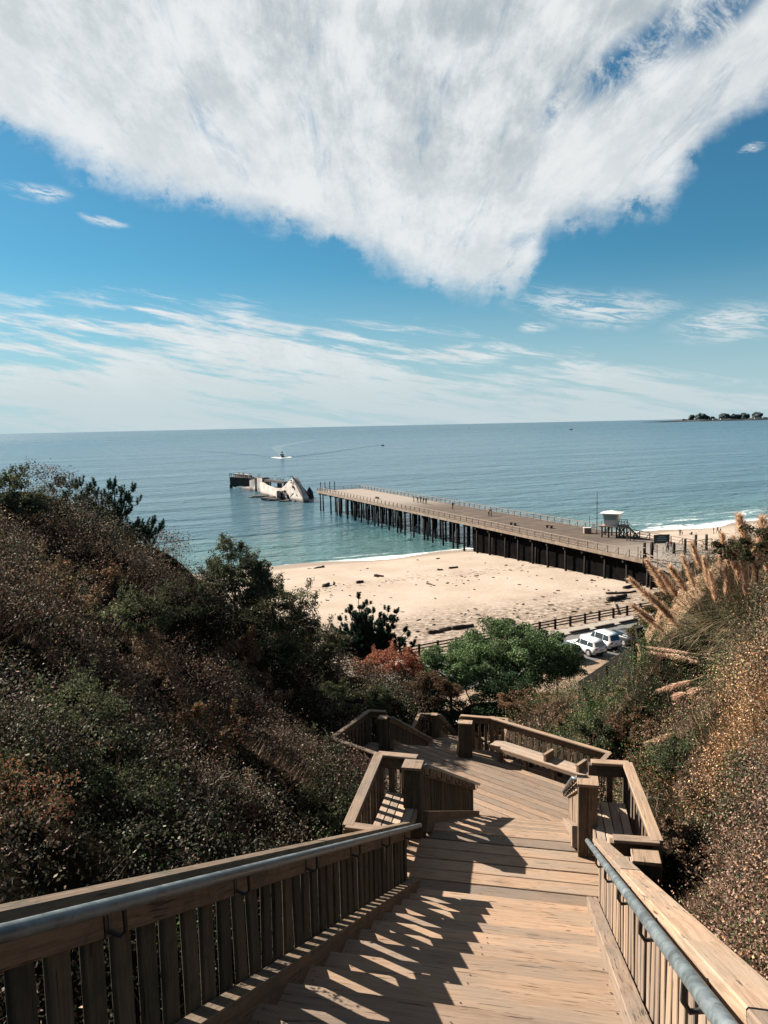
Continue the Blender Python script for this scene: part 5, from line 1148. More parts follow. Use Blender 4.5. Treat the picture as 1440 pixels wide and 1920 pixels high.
# timber retaining wall and stub post
w0, w1 = at(1088, 1322, Y=34.2), at(1192, 1256, Y=31.4)
rw = thing('retaining_wall', w0, 'dark timber retaining wall below the rocky point', 'retaining wall'); d_ = (w1 - w0).normalized(); up_ = Vector((0, 0, 1))
for k in range(4): plank('wall_board', w0 + up_ * (.95 - k * .34), w1 + up_ * (.95 - k * .34), .12, .33, M_BLACKW, rw)
for f in (0.0, .5, .98): p = w0.lerp(w1, f); plank('wall_post', p - up_ * .8, p + up_ * 1.08, .16, .16, M_BLACKW, rw, up=(0, 1, 0))
p = hit(1102, 1365, HG); plank('side_board', w0 + up_ * .85, p + up_ * .55, .10, .30, M_BLACKW, rw); plank('wall_post', p - up_ * .6, p + up_ * .55, .14, .14, M_BLACKW, rw, up=(0, 1, 0))
p = hit(1212, 1222, HG); q = plank('stub_post', p - up_ * .3, p + Vector((-.35, 0, 1.05)), .28, .28, M_BLACKW, None, up=(0, 1, 0)); tag(q, 'short dark timber stub leaning out of the tan rock', 'post')

# ------------------------------------------------------------------ wrecked concrete ship and its birds
def wreck_material():
    m, N, p = mat('wreck_concrete', .9, spec=.1); v = world_pos(N); n = N.noise(v, .35, 6, .65); n2 = N.noise(N.vm('MULTIPLY', v, (1, 1, .35)), .9, 6, .7); z = N.sep(v)[2]
    c = N.mix(N.mr(n, .35, .65), (.40, .375, .35), (.27, .245, .22)); c = N.mix(N.mr(n2, .52, .66, 0, .75), c, (.15, .085, .058)); c = N.mix(N.m('MULTIPLY', N.mr(N.m('ADD', z, N.m('MULTIPLY', n, 1.5)), 2.4, .9), .9), c, (.035, .032, .03))
    N.l.new(c, p.inputs['Base Color']); bump(N, p, n2, .8, .3); return m
M_WRECK = wreck_material(); M_WDARK = simple('wreck_dark_hull', (.028, .032, .036), (.07, .055, .045), .6, .85, .5); M_BIRD = simple('bird_dark', (.02, .02, .022), (.06, .055, .05), 8, .8); M_GULL = simple('bird_white', (.7, .7, .68), (.5, .5, .5), 8, .8)
def W(px, py, Y): return at(px, py, Y=Y)
def WB(px, py, dy=0): return at(px, py, Y=284 - (px - 547) * .42 + dy)
wk = thing('ship_bow_wreck', W(547, 938, 284), 'pale triangular bow of a wrecked concrete ship standing out of the sea', 'shipwreck')
def jag(a, b, n, amp, rr): return [a.lerp(b, i / n) + Vector((0, 0, rr.gauss(0, amp) if 0 < i < n else 0)) for i in range(n + 1)]
rr = random.Random(3); Yw = 284
A = WB(547.5, 896, 1); BL = WB(515, 938); BR = WB(568, 943); BK = W(581, 930, 292)
zb = -1.0
edge = [Vector((BL.x, BL.y, zb)), WB(514, 931)] + jag(WB(517, 927), A, 5, .12, rr) + jag(A, WB(560, 921), 3, .15, rr)[1:] + [WB(567, 934), Vector((BR.x, BR.y, zb))]
mb = MB(); n = len(edge); th = Vector((2.2, 1.2, 0)); mb.add(edge + [e + th for e in edge], [tuple(range(n)), tuple(range(2 * n - 1, n - 1, -1))] + [(i, i + n, (i + 1) % n + n, (i + 1) % n) for i in range(n)]); mb.build('bow_plate', M_WRECK, wk)
side = [A + Vector((.25, .1, 0)), WB(553.4, 903), WB(562.4, 916), WB(569, 933), Vector((BR.x + .25, BR.y, zb)), Vector((BK.x, BK.y, zb)), W(579, 926, 292), W(570, 915, 290), W(558, 902, 287)]
n = len(side); th = Vector((-.6, 1.0, 0)); mb = MB(); mb.add(side + [e + th for e in side], [tuple(range(n)), tuple(range(2 * n - 1, n - 1, -1))] + [(i, i + n, (i + 1) % n + n, (i + 1) % n) for i in range(n)]); mb.build('side_plating', M_WDARK, wk)
NW = Vector((-.9, -.43, 0))
mb = MB()
for a, b, w in [((521, 935), (532, 922), 2.0), ((532, 922), (540.5, 929), 1.5), ((540.5, 929), (542, 938), 1.9), ((531, 924), (535, 921), 1.4)]: mb.beam(WB(*a, -.3), WB(*b, -.3), .8, w * .8, NW)
mb.beam(WB(544, 932, -.4), WB(550, 924, -.4), .12, .14); mb.build('torn_opening', M_WDARK, wk)
for x, y, s in [(547, 901, .45), (550, 913, .7), (547, 905, .35), (557, 928, .3)]:
    mb = MB(); mb.tube([WB(x, y), WB(x, y) + NW * .45], s * .7, 7); mb.build('hole', M_WDARK, wk)
def rock_mesh(r, seed):
    rng = np.random.default_rng(seed); bm = bmesh.new(); bmesh.ops.create_icosphere(bm, subdivisions=2, radius=1)
    for v in bm.verts:
        f = 1 + .35 * math.sin(v.co.x * 3.1 + seed) * math.cos(v.co.y * 2.7 + seed * 2) + .2 * rng.normal(); v.co = Vector((v.co.x * r[0], v.co.y * r[1], v.co.z * r[2])) * max(.5, min(1.4, f))
    me = bpy.data.meshes.new('rubble'); bm.to_mesh(me); bm.free(); me.materials.append(M_WDARK); return me
for i, (x, y, Y_, r) in enumerate([(505, 934, 292, (4, 2, 1.0)), (512, 937, 287, (3, 1.6, .9)), (497, 929, 302, (5, 2, .9)), (578, 932, 292, (2.2, 2, 2.0)), (580, 926, 297, (1.6, 1.4, 3.0)), (556, 941, 281, (2, 1.2, .7)), (535, 940, 282, (2.2, 1.2, .6))]):
    q = W(x, y, Y_); link_mesh('rubble', rock_mesh(r, i), wk, Matrix.Translation((q.x, q.y, .0)))
# hull walls behind the bow
hw = thing('ship_hull_wreck', W(487, 920, 320), 'broken rusty hull walls of the wreck with a pale upright block and deck beam', 'shipwreck')
mb = MB(); p = lambda x, y, Y_: W(x, y, Y_)
def wall(a, b, za0, za1, zb0, zb1, th=1.6, m=M_WRECK, nm='hull_wall'):
    mb = MB(); n = (b - a).cross(Vector((0, 0, 1))).normalized() * th; A0 = Vector((a.x, a.y, za0)); A1 = Vector((a.x, a.y, za1)); B0 = Vector((b.x, b.y, zb0)); B1 = Vector((b.x, b.y, zb1)); k = 6; vs = []
    for i in range(k + 1):
        t = i / k; jt = rr.gauss(0, .18); lo = A0.lerp(B0, t); hi_ = A1.lerp(B1, t) + Vector((0, 0, jt)); vs += [lo, hi_, hi_ - n, lo - n]
    fs = [(4 * i + j, 4 * i + (j + 1) % 4, 4 * i + 4 + (j + 1) % 4, 4 * i + 4 + j) for i in range(k) for j in range(4)] + [(0, 3, 2, 1), (4 * k, 4 * k + 1, 4 * k + 2, 4 * k + 3)]; mb.add(vs, fs); return mb.build(nm, m, hw)
a = W(488, 921, 316); b = W(519, 934, 290); wall(a, b, -1, 4.4, -1, 3.2)
a = W(452, 912, 345); b = W(478, 919, 330); wall(a, b, -1, .9, -1, 2.2, 2.5)
a = W(468, 913, 334); b = W(478, 916, 331); wall(a, b, -1, 4.6, -1, 5.2, 2)
a = W(482.5, 917, 322); b = W(492, 919, 318); wall(a, b, -1, 6.6, -1, 6.4, 3.0, nm='upright_block')
a = W(490, 905, 322); b = W(538, 905, 305); q = Vector((0, 0, 0)); mb = MB(); mb.beam(Vector((a.x, a.y, 5.6)), Vector((b.x, b.y, 5.2)), 2.5, .7); mb.build('deck_beam', M_WDARK, hw)
mb = MB(); mb.beam(Vector((a.x, a.y, 1.6)), Vector((b.x, b.y, 1.2)), 3, 1.2); mb.build('lower_beam', M_WDARK, hw)
for f in (.30, .37, .66, .72, .78, .9): q = a.lerp(b, f); mb = MB(); mb.beam((q.x, q.y, 0), (q.x, q.y, 5.4), .5, .5 if f < .6 else 1.2, (0, 1, 0)); mb.build('column', M_WDARK, hw)
a = W(500, 914, 318); b = W(530, 914, 300); wall(a, b, -1, 2.6, -1, 3.0, 4)
sw_ = thing('ship_stern_wreck', W(452, 908, 352), 'dark stern section of the wreck crowded with birds', 'shipwreck')
Ys = 352; mb = MB(); a, b = W(431, 905, Ys), W(476, 909, Ys - 6); n = Vector((.25, 1, 0)).normalized() * 9; vs = []
for q, z0, z1 in ((a, 1.2, 5.0), (a.lerp(b, .18), 0.6, 5.0), (a.lerp(b, .2), 1.4, 4.95), (a.lerp(b, .6), 1.0, 4.7), (b, -.5, 4.5)): vs += [Vector((q.x, q.y, z0 - .2)), Vector((q.x, q.y, z1)), Vector((q.x, q.y, z1)) + n, Vector((q.x, q.y, z0 - .2)) + n]
mb.add(vs, [(4 * i + j, 4 * i + (j + 1) % 4, 4 * i + 4 + (j + 1) % 4, 4 * i + 4 + j) for i in range(4) for j in range(4)] + [(0, 3, 2, 1), (16, 17, 18, 19)])
mb.beam(Vector((a.x + .5, a.y, -1)), Vector((a.x + .5, a.y, 1.6)), 1.2, .9, (0, 1, 0)); mb.build('hull', M_WDARK, sw_)
mb = MB(); a1, b1 = Vector((a.x, a.y, 6.6)), Vector((b.x, b.y, 5.4))
for k in range(13): q = a1.lerp(b1, k / 12); mb.beam(q - Vector((0, 0, 1.8)), q, .16, .16, (0, 1, 0))
mb.beam(a1, a1.lerp(b1, .75), .25, .22); mb.build('bulwark_posts', M_WDARK, sw_)
mb = MB(); a2 = a + n * .5; b2 = b + n * .5; mb.beam(Vector((a2.x + 1, a2.y, 5.7)), Vector((b2.x - 3, b2.y, 5.2)), 1.5, 1.3); mb.build('deckhouse', M_WRECK, sw_)
# birds
def bird_mesh(white=False):
    mb = MB(); mb.tube([(-.42, 0, .30), (-.2, 0, .30), (.05, 0, .34), (.2, 0, .46), (.24, 0, .60), (.3, 0, .68), (.45, 0, .66)], [.02, .09, .14, .09, .05, .065, .01], 6); mb.tube([(0, .04, 0), (0, .04, .26)], .015, 3); mb.tube([(0, -.04, 0), (0, -.04, .26)], .015, 3)
    return mb.mesh('bird', M_GULL if white else M_BIRD, True)
bm1, bm2 = bird_mesh(), bird_mesh(True)
def bird(p, lab, white=False, sc=1.0):
    o = link_mesh('bird', bm2 if white else bm1, None, Matrix.Translation(p) @ Matrix.Rotation(rr.uniform(0, 6.28), 4, 'Z') @ Matrix.Scale(sc, 4)); return tag(o, lab, 'bird', 'seabirds on and over the wreck')
for k in range(26): q = a1.lerp(b1, rr.random() * .95); bird(q + Vector((0, rr.uniform(0, 5), .05 if rr.random() < .4 else -1.1)), 'dark seabird perched on the stern rail of the wreck' if k % 4 else 'pale seabird perched on the stern of the wreck', k % 4 == 0, 1.3)
a, b = W(484, 905, 322), W(536, 905, 305)
for k in range(24): t = rr.random(); q = a.lerp(b, t); bird(Vector((q.x, q.y, 6.6 if t < .12 else 5.95)), 'dark seabird perched along the deck beam behind the bow' if k % 5 else 'pale seabird perched along the deck beam behind the bow', k % 5 == 0, 1.2)
for k, (x, y) in enumerate([(545, 895.5), (549, 896), (551, 898)]): bird(W(x, y, 285), '%s bird perched on the tip of the pale bow' % ('left', 'middle', 'right')[k], sc=1.2)
def flying(p, lab):
    mb = MB(); mb.tube([(-.3, 0, 0), (0, 0, .04), (.32, 0, .02)], [.03, .09, .03], 5); mb.add([(-.1, 0, .03), (.15, 0, .03), (.05, .75, .25), (.0, .4, .18), (.05, -.75, .25), (.0, -.4, .18)], [(0, 1, 2, 3), (1, 0, 5, 4)])
    tag(link_mesh('bird', mb.mesh('bird', M_BIRD), None, Matrix.Translation(p) @ Matrix.Scale(1.3, 4)), lab, 'bird', 'seabirds on and over the wreck')
for (x, y), l in zip([(485, 891), (487.5, 891), (486, 895), (517, 892), (540, 893), (468, 893)], ['upper left of a pair of birds flying above the upright block', 'upper right of a pair of birds flying above the upright block', 'bird flying just above the upright block', 'lone bird flying above the deck beam', 'bird flying left of the bow tip', 'bird flying right of the dark stern']): flying(W(x, y, 300), l)

# ------------------------------------------------------------------ boats, wake, far shore
M_FOAM = simple('foam_white', (.72, .76, .77), (.5, .58, .6), .3, .7)
bt = thing('motor_boat', W(529, 858, 702), 'white motor boat with a tall cabin heading for the shore', 'boat'); c = at(529, 858, z=0); s = 1.05
bw_ = simple('boat_white', (.7, .7, .7), (.6, .62, .62), 2, .3); bd_ = simple('boat_window', (.015, .02, .025), (.03, .035, .04), 2, .1)
L_ = lambda x, y, z: c + Vector((x * s, y * s, z * s))
mb = MB(); mb.add([L_(-1.5, 5, 0), L_(1.5, 5, 0), L_(1.3, -1, 0), L_(0, -4.5, .1), L_(-1.3, -1, 0), L_(-1.8, 5, 1.2), L_(1.8, 5, 1.2), L_(1.7, -1, 1.5), L_(0, -5.5, 1.9), L_(-1.7, -1, 1.5)], [(0, 1, 2, 3, 4), (9, 8, 7, 6, 5), (0, 5, 6, 1), (1, 6, 7, 2), (2, 7, 8, 3), (3, 8, 9, 4), (4, 9, 5, 0)]); mb.build('hull', bd_, bt)
mb = MB(); mb.box(L_(0, 1.5, 2.1), (2.9 * s, 5 * s, 1.3 * s)); mb.box(L_(0, 2, 4.1), (2.3 * s, 3 * s, .25 * s)); mb.build('cabin', bw_, bt)
mb = MB(); mb.box(L_(0, .9, 3.0), (2.6 * s, 3.8 * s, .6 * s)); mb.build('window', bd_, bt); mb = MB(); mb.box(L_(0, 2, 4.7), (1.4, 1.6, .9)); mb.tube([L_(0, 2, 4.5), L_(0, 2, 6.2)], .06, 4); mb.build('flybridge', bd_, bt)
def strip(name, pts, wd, m, lab, cat, z=.12, kind=None):
    mb = MB(); vs = []
    P = [at(x, y, z=z) for x, y in pts]
    for i, q in enumerate(P):
        t = (P[min(i + 1, len(P) - 1)] - P[max(i - 1, 0)]).normalized(); nn = Vector((-t.y, t.x, 0)); w = wd[i] if isinstance(wd, list) else wd; vs += [q - nn * w, q + Vector((0, 0, .45 if kind == 'ridge' else .0)), q + nn * w]
    mb.add(vs, [(3 * i + j, 3 * i + j + 1, 3 * i + 4 + j, 3 * i + 3 + j) for i in range(len(P) - 1) for j in (0, 1)]); return tag(mb.build(name, m, smooth=True), lab, cat, kind='stuff')
strip('bow_wave', [(511, 856.5), (519, 858), (529, 859.5), (538, 858), (546, 856)], [1.5, 4.5, 4, 4, 1.2], M_FOAM, 'white bow wave breaking on both sides of the motor boat', 'bow wave')
M_WAKE = simple('churned_water', (.10, .17, .19), (.05, .11, .13), .05, .22)
strip('wake', [(530, 856), (526, 848), (520, 842), (522, 837), (548, 832), (590, 825)], [3, 5, 7, 10, 9, 5], M_WAKE, 'pale turned wake trail behind the motor boat', 'wake', .08)
strip('wake_ripple', [(546, 856.5), (572, 854), (610, 849), (650, 843), (690, 837), (716, 834)], 2.2, M_SEA, 'low dark ripple fanning right from the motor boat', 'wake', .1, 'ridge')
strip('wake_ripple', [(512, 857), (480, 853), (440, 850), (400, 847), (340, 843)], 2.2, M_SEA, 'low dark ripple fanning left from the motor boat', 'wake', .1, 'ridge')
for (x, y), l, sc in (((718, 836), 'tiny dark boat at the end of the long right ripple', 1.0), ((1071, 806), 'tiny dark boat far out near the right horizon', 2.4), ((880, 803), 'faint pale buoy like boat far out below the horizon', 2.4)):
    c2 = at(x, y, z=0); mb = MB(); mb.add([Vector(v) * sc for v in [(-2.2, .6, 0), (2, .6, 0), (2, -.6, 0), (-2.2, -.6, 0), (-2.6, .8, .8), (2.2, .8, .7), (2.2, -.8, .7), (-2.6, -.8, .8), (-3.2, 0, 1.0)]], [(0, 1, 2, 3), (4, 5, 1, 0), (5, 6, 2, 1), (6, 7, 3, 2), (7, 8, 3), (8, 4, 0, 3), (4, 8, 7, 6, 5)]); mb.box((.2 * sc, 0, 1.2 * sc), (1.3 * sc, .9 * sc, 1.2 * sc)); tag(link_mesh('small_boat', mb.mesh('small_boat', bd_ if 'dark' in l else bw_), None, Matrix.Translation(c2)), l, 'boat')

M_FARTREE = simple('far_trees', (.020, .045, .050), (.035, .065, .065), .01, .9); M_FARLAND = simple('far_land', (.03, .05, .055), (.055, .065, .065), .01, .9); M_FARHOUSE = simple('far_house', (.36, .38, .38), (.28, .30, .31), .1, .8)
YF = 7600.0; pxm = YF / FPX
mb = MB(); n = 40; prof = []
x0 = W(1246, 789, YF).x; x1 = x0 + 3000
vs = []
for i in range(n + 1):
    x = x0 + (x1 - x0) * i / n; h = min(1.0, .35 + i / 8) * 22 + 5 * math.sin(i * 1.7) * min(1, i / 6); vs += [(x, YF - 120 * min(1, i / 4), -1), (x, YF - 90 * min(1, i / 4), max(2, h * .7)), (x, YF + 500 * min(1, i / 4) + 10, max(2.5, h)), (x, YF + 900, -1)]
mb.add(vs, [(4 * i + j, 4 * i + j + 1, 4 * i + 5 + j, 4 * i + 4 + j) for i in range(n) for j in range(3)]); tag(mb.build('headland', M_FARLAND), kind='structure')
rr = random.Random(9)
def far_tree(px, h, w, lab):
    bm = bmesh.new(); x = W(px, 785, YF).x; b = Vector((x, YF + rr.uniform(0, 250), 6))
    for k in range(13):
        r = w * rr.uniform(.34, .6); res = bmesh.ops.create_icosphere(bm, subdivisions=2, radius=r, matrix=Matrix.Translation((rr.uniform(-.5, .5) * w, rr.uniform(-.3, .3) * w, h - r * .9 - rr.uniform(0, h * .75))) @ Matrix.Diagonal((1, 1, .8, 1)))
        for v in res['verts']: v.co += Vector((rr.gauss(0, r * .1), rr.gauss(0, r * .1), rr.gauss(0, r * .1)))
    me = bpy.data.meshes.new('crown'); bm.to_mesh(me); bm.free(); me.materials.append(M_FARTREE); t = thing('far_tree', b, lab, 'tree', 'trees on the far headland'); link_mesh('crown', me, t, Matrix.Translation(b))
    mb = MB(); mb.tube([b - Vector((0, 0, 4)), b + Vector((0, 0, h * .6))], [w * .06, w * .04], 5); mb.build('trunk', M_FARTREE, t)
pos = ['leftmost', 'second', 'third', 'fourth', 'fifth', 'sixth', 'seventh', 'eighth', 'ninth', 'tenth', 'eleventh', 'twelfth', 'thirteenth', 'fourteenth', 'fifteenth', 'sixteenth', 'seventeenth', 'eighteenth', 'nineteenth', 'twentieth']
for i, (px, h, w) in enumerate([(1292, 24, 26), (1303, 58, 34), (1310, 66, 36), (1319, 74, 50), (1329, 76, 60), (1336, 60, 38), (1346, 46, 36), (1357, 66, 48), (1366, 74, 56), (1374, 52, 34), (1383, 70, 44), (1391, 66, 40), (1398, 62, 36), (1405, 72, 40), (1413, 78, 48), (1420, 60, 36), (1430, 74, 48), (1440, 80, 56)]): far_tree(px, h, w, '%s dark tree on the far headland counted from the sea' % pos[i])
for i, (px, w, h) in enumerate([(1340, 40, 16), (1355, 46, 18), (1368, 26, 14), (1420, 60, 20), (1434, 44, 18), (1312, 26, 12)]):
    q = W(px, 787, YF - 60); t = thing('far_house', (q.x, q.y, 5), 'pale low house under the far trees, number %s from the point' % pos[i], 'house', 'houses on the far headland'); mb = MB(); mb.box((q.x, q.y, 6 + h / 2), (w, 20, h)); mb.build('wall', M_FARHOUSE, t); mb = MB(); mb.add([(q.x - w / 2 - 1, q.y - 11, 6 + h), (q.x + w / 2 + 1, q.y - 11, 6 + h), (q.x + w / 2 + 1, q.y + 11, 6 + h), (q.x - w / 2 - 1, q.y + 11, 6 + h), (q.x - w / 2, q.y, 11 + h), (q.x + w / 2, q.y, 11 + h)], [(0, 1, 5, 4), (2, 3, 4, 5), (0, 4, 3), (1, 2, 5), (0, 3, 2, 1)]); mb.build('roof', M_FARLAND, t)

# ------------------------------------------------------------------ cars
def car_paint(name, c):
    m, N, p = mat(name, .32, c, .0, .5); p.inputs['Coat Weight'].default_value = .6; p.inputs['Coat Roughness'].default_value = .08; return m
M_TYRE = simple('tyre', (.02, .02, .02), (.035, .033, .03), 8, .85); M_RIM = simple('alloy_rim', (.45, .46, .47), (.35, .36, .37), 4, .3); M_GLASS = mat('car_glass', .05, (.012, .018, .022), 0, .8)[0]; M_TRIM = simple('dark_trim', (.02, .021, .022), (.03, .03, .03), 4, .6); M_TAIL = mat('tail_lamp', .2, (.20, .018, .012))[0]; M_LAMP = mat('head_lamp', .1, (.5, .52, .54))[0]
def car(px, a, d, head, paint, label, long=4.55, high=1.66, cat='car'):
    """body made of lofted sections; x forward, y left, z up"""
    c = road(a, d, 2.975); t = thing('parked_car', c, label, cat, 'cars parked by the beach road'); ang = math.atan2(head.y, head.x); Mx = Matrix.Translation(c) @ Matrix.Rotation(ang, 4, 'Z'); hl = long / 2
    # sections: x, z bottom, z shoulder, half width, half width at shoulder
    S = [(-hl, .52, .98, .70, .78), (-hl + .06, .36, 1.02, .84, .86), (-hl + .5, .27, 1.05, .90, .89), (-hl + 1.3, .24, 1.04, .91, .90), (0, .23, 1.02, .92, .90), (hl - 1.55, .24, 1.0, .92, .89), (hl - 1.1, .25, .98, .91, .87), (hl - .45, .30, .90, .87, .80), (hl - .08, .38, .76, .74, .66), (hl, .46, .66, .60, .55)]
    def ring(x, z0, z1, w, ws): return [(x, -w * .92, z0), (x, -w, z0 + .12), (x, -w * 1.0, (z0 + z1) / 2), (x, -ws, z1 - .05), (x, -ws + .07, z1), (x, ws - .07, z1), (x, ws, z1 - .05), (x, w, (z0 + z1) / 2), (x, w, z0 + .12), (x, w * .92, z0)]
    vs = [p for s_ in S for p in ring(*s_)]; k = 10; mb = MB(); mb.add(vs, [(i * k + j, i * k + (j + 1) % k, (i + 1) * k + (j + 1) % k, (i + 1) * k + j) for i in range(len(S) - 1) for j in range(k)] + [tuple(range(k))[::-1], tuple((len(S) - 1) * k + j for j in range(k))]); mb.build('body', paint, t, True, Mx)
    # greenhouse
    G = [(-hl + .10, 1.02, .80), (-hl + .42, high - .10, .66), (-hl + .75, high, .64), (.0, high + .02, .65), (hl - 2.25, high - .04, .63), (hl - 1.35, 1.0, .78)]
    gv = []
    for x, z, w in G: gv += [(x, -w, z), (x, w, z)]
    base = [(-hl + .10, -.82, 1.0), (-hl + .10, .82, 1.0), (hl - 1.35, -.80, .98), (hl - 1.35, .80, .98)]
    mb = MB(); mb.add(gv + [(G[i][0], sy * .84, 1.0) for i in range(6) for sy in (-1, 1)], [(2 * i, 2 * i + 2, 2 * i + 3, 2 * i + 1) for i in range(5)] + [(2 * i, 12 + 2 * i, 14 + 2 * i, 2 * i + 2) for i in range(5)] + [(2 * i + 1, 2 * i + 3, 15 + 2 * i, 13 + 2 * i) for i in range(5)]); mb.build('roof', paint, t, True, Mx)
    for sy in (-1, 1):
        for x0, x1, zt0, zt1 in ((-hl + .52, -hl + 1.15, high - .2, high - .14), (-hl + 1.22, -.05, high - .12, high - .1), (.02, hl - 2.1, high - .1, high - .13)):
            y = lambda z: (.845 + (.655 - .845) * (z - 1.0) / (high - 1.0)) + .012
            xb0 = x0 - (.14 if x0 < -hl + .6 else 0); xb1 = x1 + (.45 if x1 > 0 and x0 > 0 else 0); v4 = [(xb0, 1.08), (xb1, 1.06), (x1, zt1), (x0, zt0)]
            mb = MB(); q = [(x, sy * y(z), z) for x, z in v4]; mb.add(q + [(x, y_ - sy * .03, z) for x, y_, z in q], [(0, 1, 2, 3), (7, 6, 5, 4), (0, 4, 5, 1), (1, 5, 6, 2), (2, 6, 7, 3), (3, 7, 4, 0)]); mb.build('window', M_GLASS, t, False, Mx)
    def panel(nm, q, m, th): mb = MB(); q = [Vector(v) for v in q]; n = (q[1] - q[0]).cross(q[2] - q[0]).normalized() * th; mb.add([v + n for v in q] + [v - n for v in q], [(0, 1, 2, 3), (7, 6, 5, 4), (0, 4, 5, 1), (1, 5, 6, 2), (2, 6, 7, 3), (3, 7, 4, 0)]); mb.build(nm, m, t, False, Mx)
    panel('rear_window', [(-hl + .13, .66, 1.10), (-hl + .13, -.66, 1.10), (-hl + .38, -.56, high - .16), (-hl + .38, .56, high - .16)], M_GLASS, .03)
    panel('windscreen', [(hl - 1.45, -.72, 1.06), (hl - 1.45, .72, 1.06), (hl - 2.15, .58, high - .1), (hl - 2.15, -.58, high - .1)], M_GLASS, .03)
    panel('rear_bumper', [(-hl - .02, .80, .40), (-hl - .02, -.80, .40), (-hl - .02, -.80, .52), (-hl - .02, .80, .52)], M_TRIM, .04); panel('number_plate', [(-hl - .01, .2, .72), (-hl - .01, -.2, .72), (-hl - .01, -.2, .83), (-hl - .01, .2, .83)], M_RIM, .03)
    for sy in (-1, 1):
        panel('tail_lamp', [(-hl + .01, sy * .82, .84), (-hl + .01, sy * .56, .84), (-hl + .01, sy * .58, 1.0), (-hl + .03, sy * .84, 1.0)], M_TAIL, .045); panel('headlight', [(hl - .12, sy * .72, .68), (hl - .12, sy * .45, .66), (hl - .14, sy * .45, .78), (hl - .22, sy * .74, .80)], M_LAMP, .04)
        mb = MB(); mb.box((hl - 1.55, sy * .99, 1.06), (.12, .2, .14)); mb.build('mirror', paint, t, False, Mx)
        for x in (-hl + .88, hl - .92):
            mb = MB(); mb.tube([(x, sy * .74, .36), (x, sy * .95, .36)], .36, 20); w = mb.build('wheel', M_TYRE, t, False, Mx); mb = MB(); mb.tube([(x, sy * .945, .36), (x, sy * .965, .36)], [.235, .20], 14); mb.tube([(x, sy * .90, .36), (x, sy * .944, .36)], .24, 14); o = mb.build('rim', M_RIM, None, False, Mx)
            wm = w.matrix_basis.copy(); o.parent = w; o.matrix_basis = wm.inverted() @ (Matrix.Translation(-Vector(t.location)) @ Mx)
            mb = MB(); mb.tube([(x, sy * .70, .40), (x, sy * .928, .40)], .43, 20); mb.build('wheel_arch', M_TRIM, t, False, Mx)
    return t
P_WHITE = car_paint('white_paint', (.50, .50, .50)); P_DARK = car_paint('dark_green_paint', (.03, .05, .05)); P_BLACK = car_paint('black_paint', (.02, .022, .025))
hd = RD_N.copy()
q = at(1104, 1231, z=2.98); rel = q - RD_P; a0 = rel.dot(RD_D); d0 = rel.dot(RD_N)
car(0, a0 + .85, d0 + 1.40, hd, P_WHITE, 'white estate car parked nearest with its red tail lamp in view'); car(0, a0 + 3.75, d0 + 2.2, hd, P_WHITE, 'taller white off road vehicle parked behind the nearer white car', 4.7, 1.78)
car(0, a0 - 2.2, d0 + 1.5, hd, P_DARK, 'dark green car mostly hidden behind the big tree', 4.5, 1.5); car(0, a0 + 6.6, d0 + 2.0, hd, P_BLACK, 'black car showing only its roof past the tan rock', 4.4, 1.5)

# picnic table and standing grill
q0 = at(1062, 1283, z=3.72); q1 = at(1108, 1304, z=3.72); d_ = (q1 - q0); d_.z = 0; L = d_.length; d_.normalize(); n_ = Vector((-d_.y, d_.x, 0)); cc = (q0 + q1) / 2; cc.z = 2.97
tb = thing('picnic_table', cc, 'pale plank picnic table with side benches on the dirt below the rock', 'picnic table'); M_TBL = wood('table_wood', (.44, .36, .29), (.33, .26, .20), (.2, .15, .12))
for k in range(4): o = n_ * (-.33 + .22 * k); plank('table_board', cc - d_ * 1.5 + o + Vector((0, 0, .75)), cc + d_ * 1.5 + o + Vector((0, 0, .75)), .21, .045, M_TBL, tb)
for s_ in (-1, 1):
    for k in range(2): o = n_ * s_ * (.80 + .16 * k); plank('bench_board', cc - d_ * 1.5 + o + Vector((0, 0, .45)), cc + d_ * 1.5 + o + Vector((0, 0, .45)), .15, .04, M_TBL, tb)
for s_ in (-1, 1):
    e = cc + d_ * 1.05 * s_; plank('cross_bar', e - n_ * .95 + Vector((0, 0, .38)), e + n_ * .95 + Vector((0, 0, .38)), .05, .10, M_DARKW, tb)
    for r_ in (-1, 1): plank('leg', e + n_ * r_ * .62, e + n_ * r_ * .26 + Vector((0, 0, .70)), .08, .08, M_DARKW, tb, up=(0, 1, 0))
g = at(1068, 1278, z=3.0); gr = thing('grill', g, 'small black standing barbecue grill beside the picnic table', 'grill'); mb = MB(); mb.tube([g - Vector((0, 0, .1)), g + Vector((0, 0, .85))], .06, 8); mb.build('post', M_IRON, gr)
mb = MB(); mb.box(g + Vector((0, 0, .88)), (.62, .45, .05)); mb.box(g + Vector((-.3, 0, 1.0)), (.03, .45, .25)); mb.box(g + Vector((.3, 0, 1.0)), (.03, .45, .25)); mb.box(g + Vector((0, .22, 1.0)), (.62, .03, .25)); mb.build('fire_box', M_IRON, gr)
mb = MB()
for k in range(7): mb.beam(g + Vector((-.28, -.18 + .06 * k, 1.06)), g + Vector((.28, -.18 + .06 * k, 1.06)), .012, .012)
mb.build('grate', M_IRON, gr)
p0, p1 = at(1098, 1262, z=3.1), at(1128, 1276, z=3.1); mb = MB(); mb.tube([p0, p0.lerp(p1, .5) + Vector((0, 0, .1)), p1], [.05, .09, .06], 6); tag(mb.build('fallen_branch', M_DRIFTD), 'thin fallen branch on the dirt near the picnic table', 'branch')

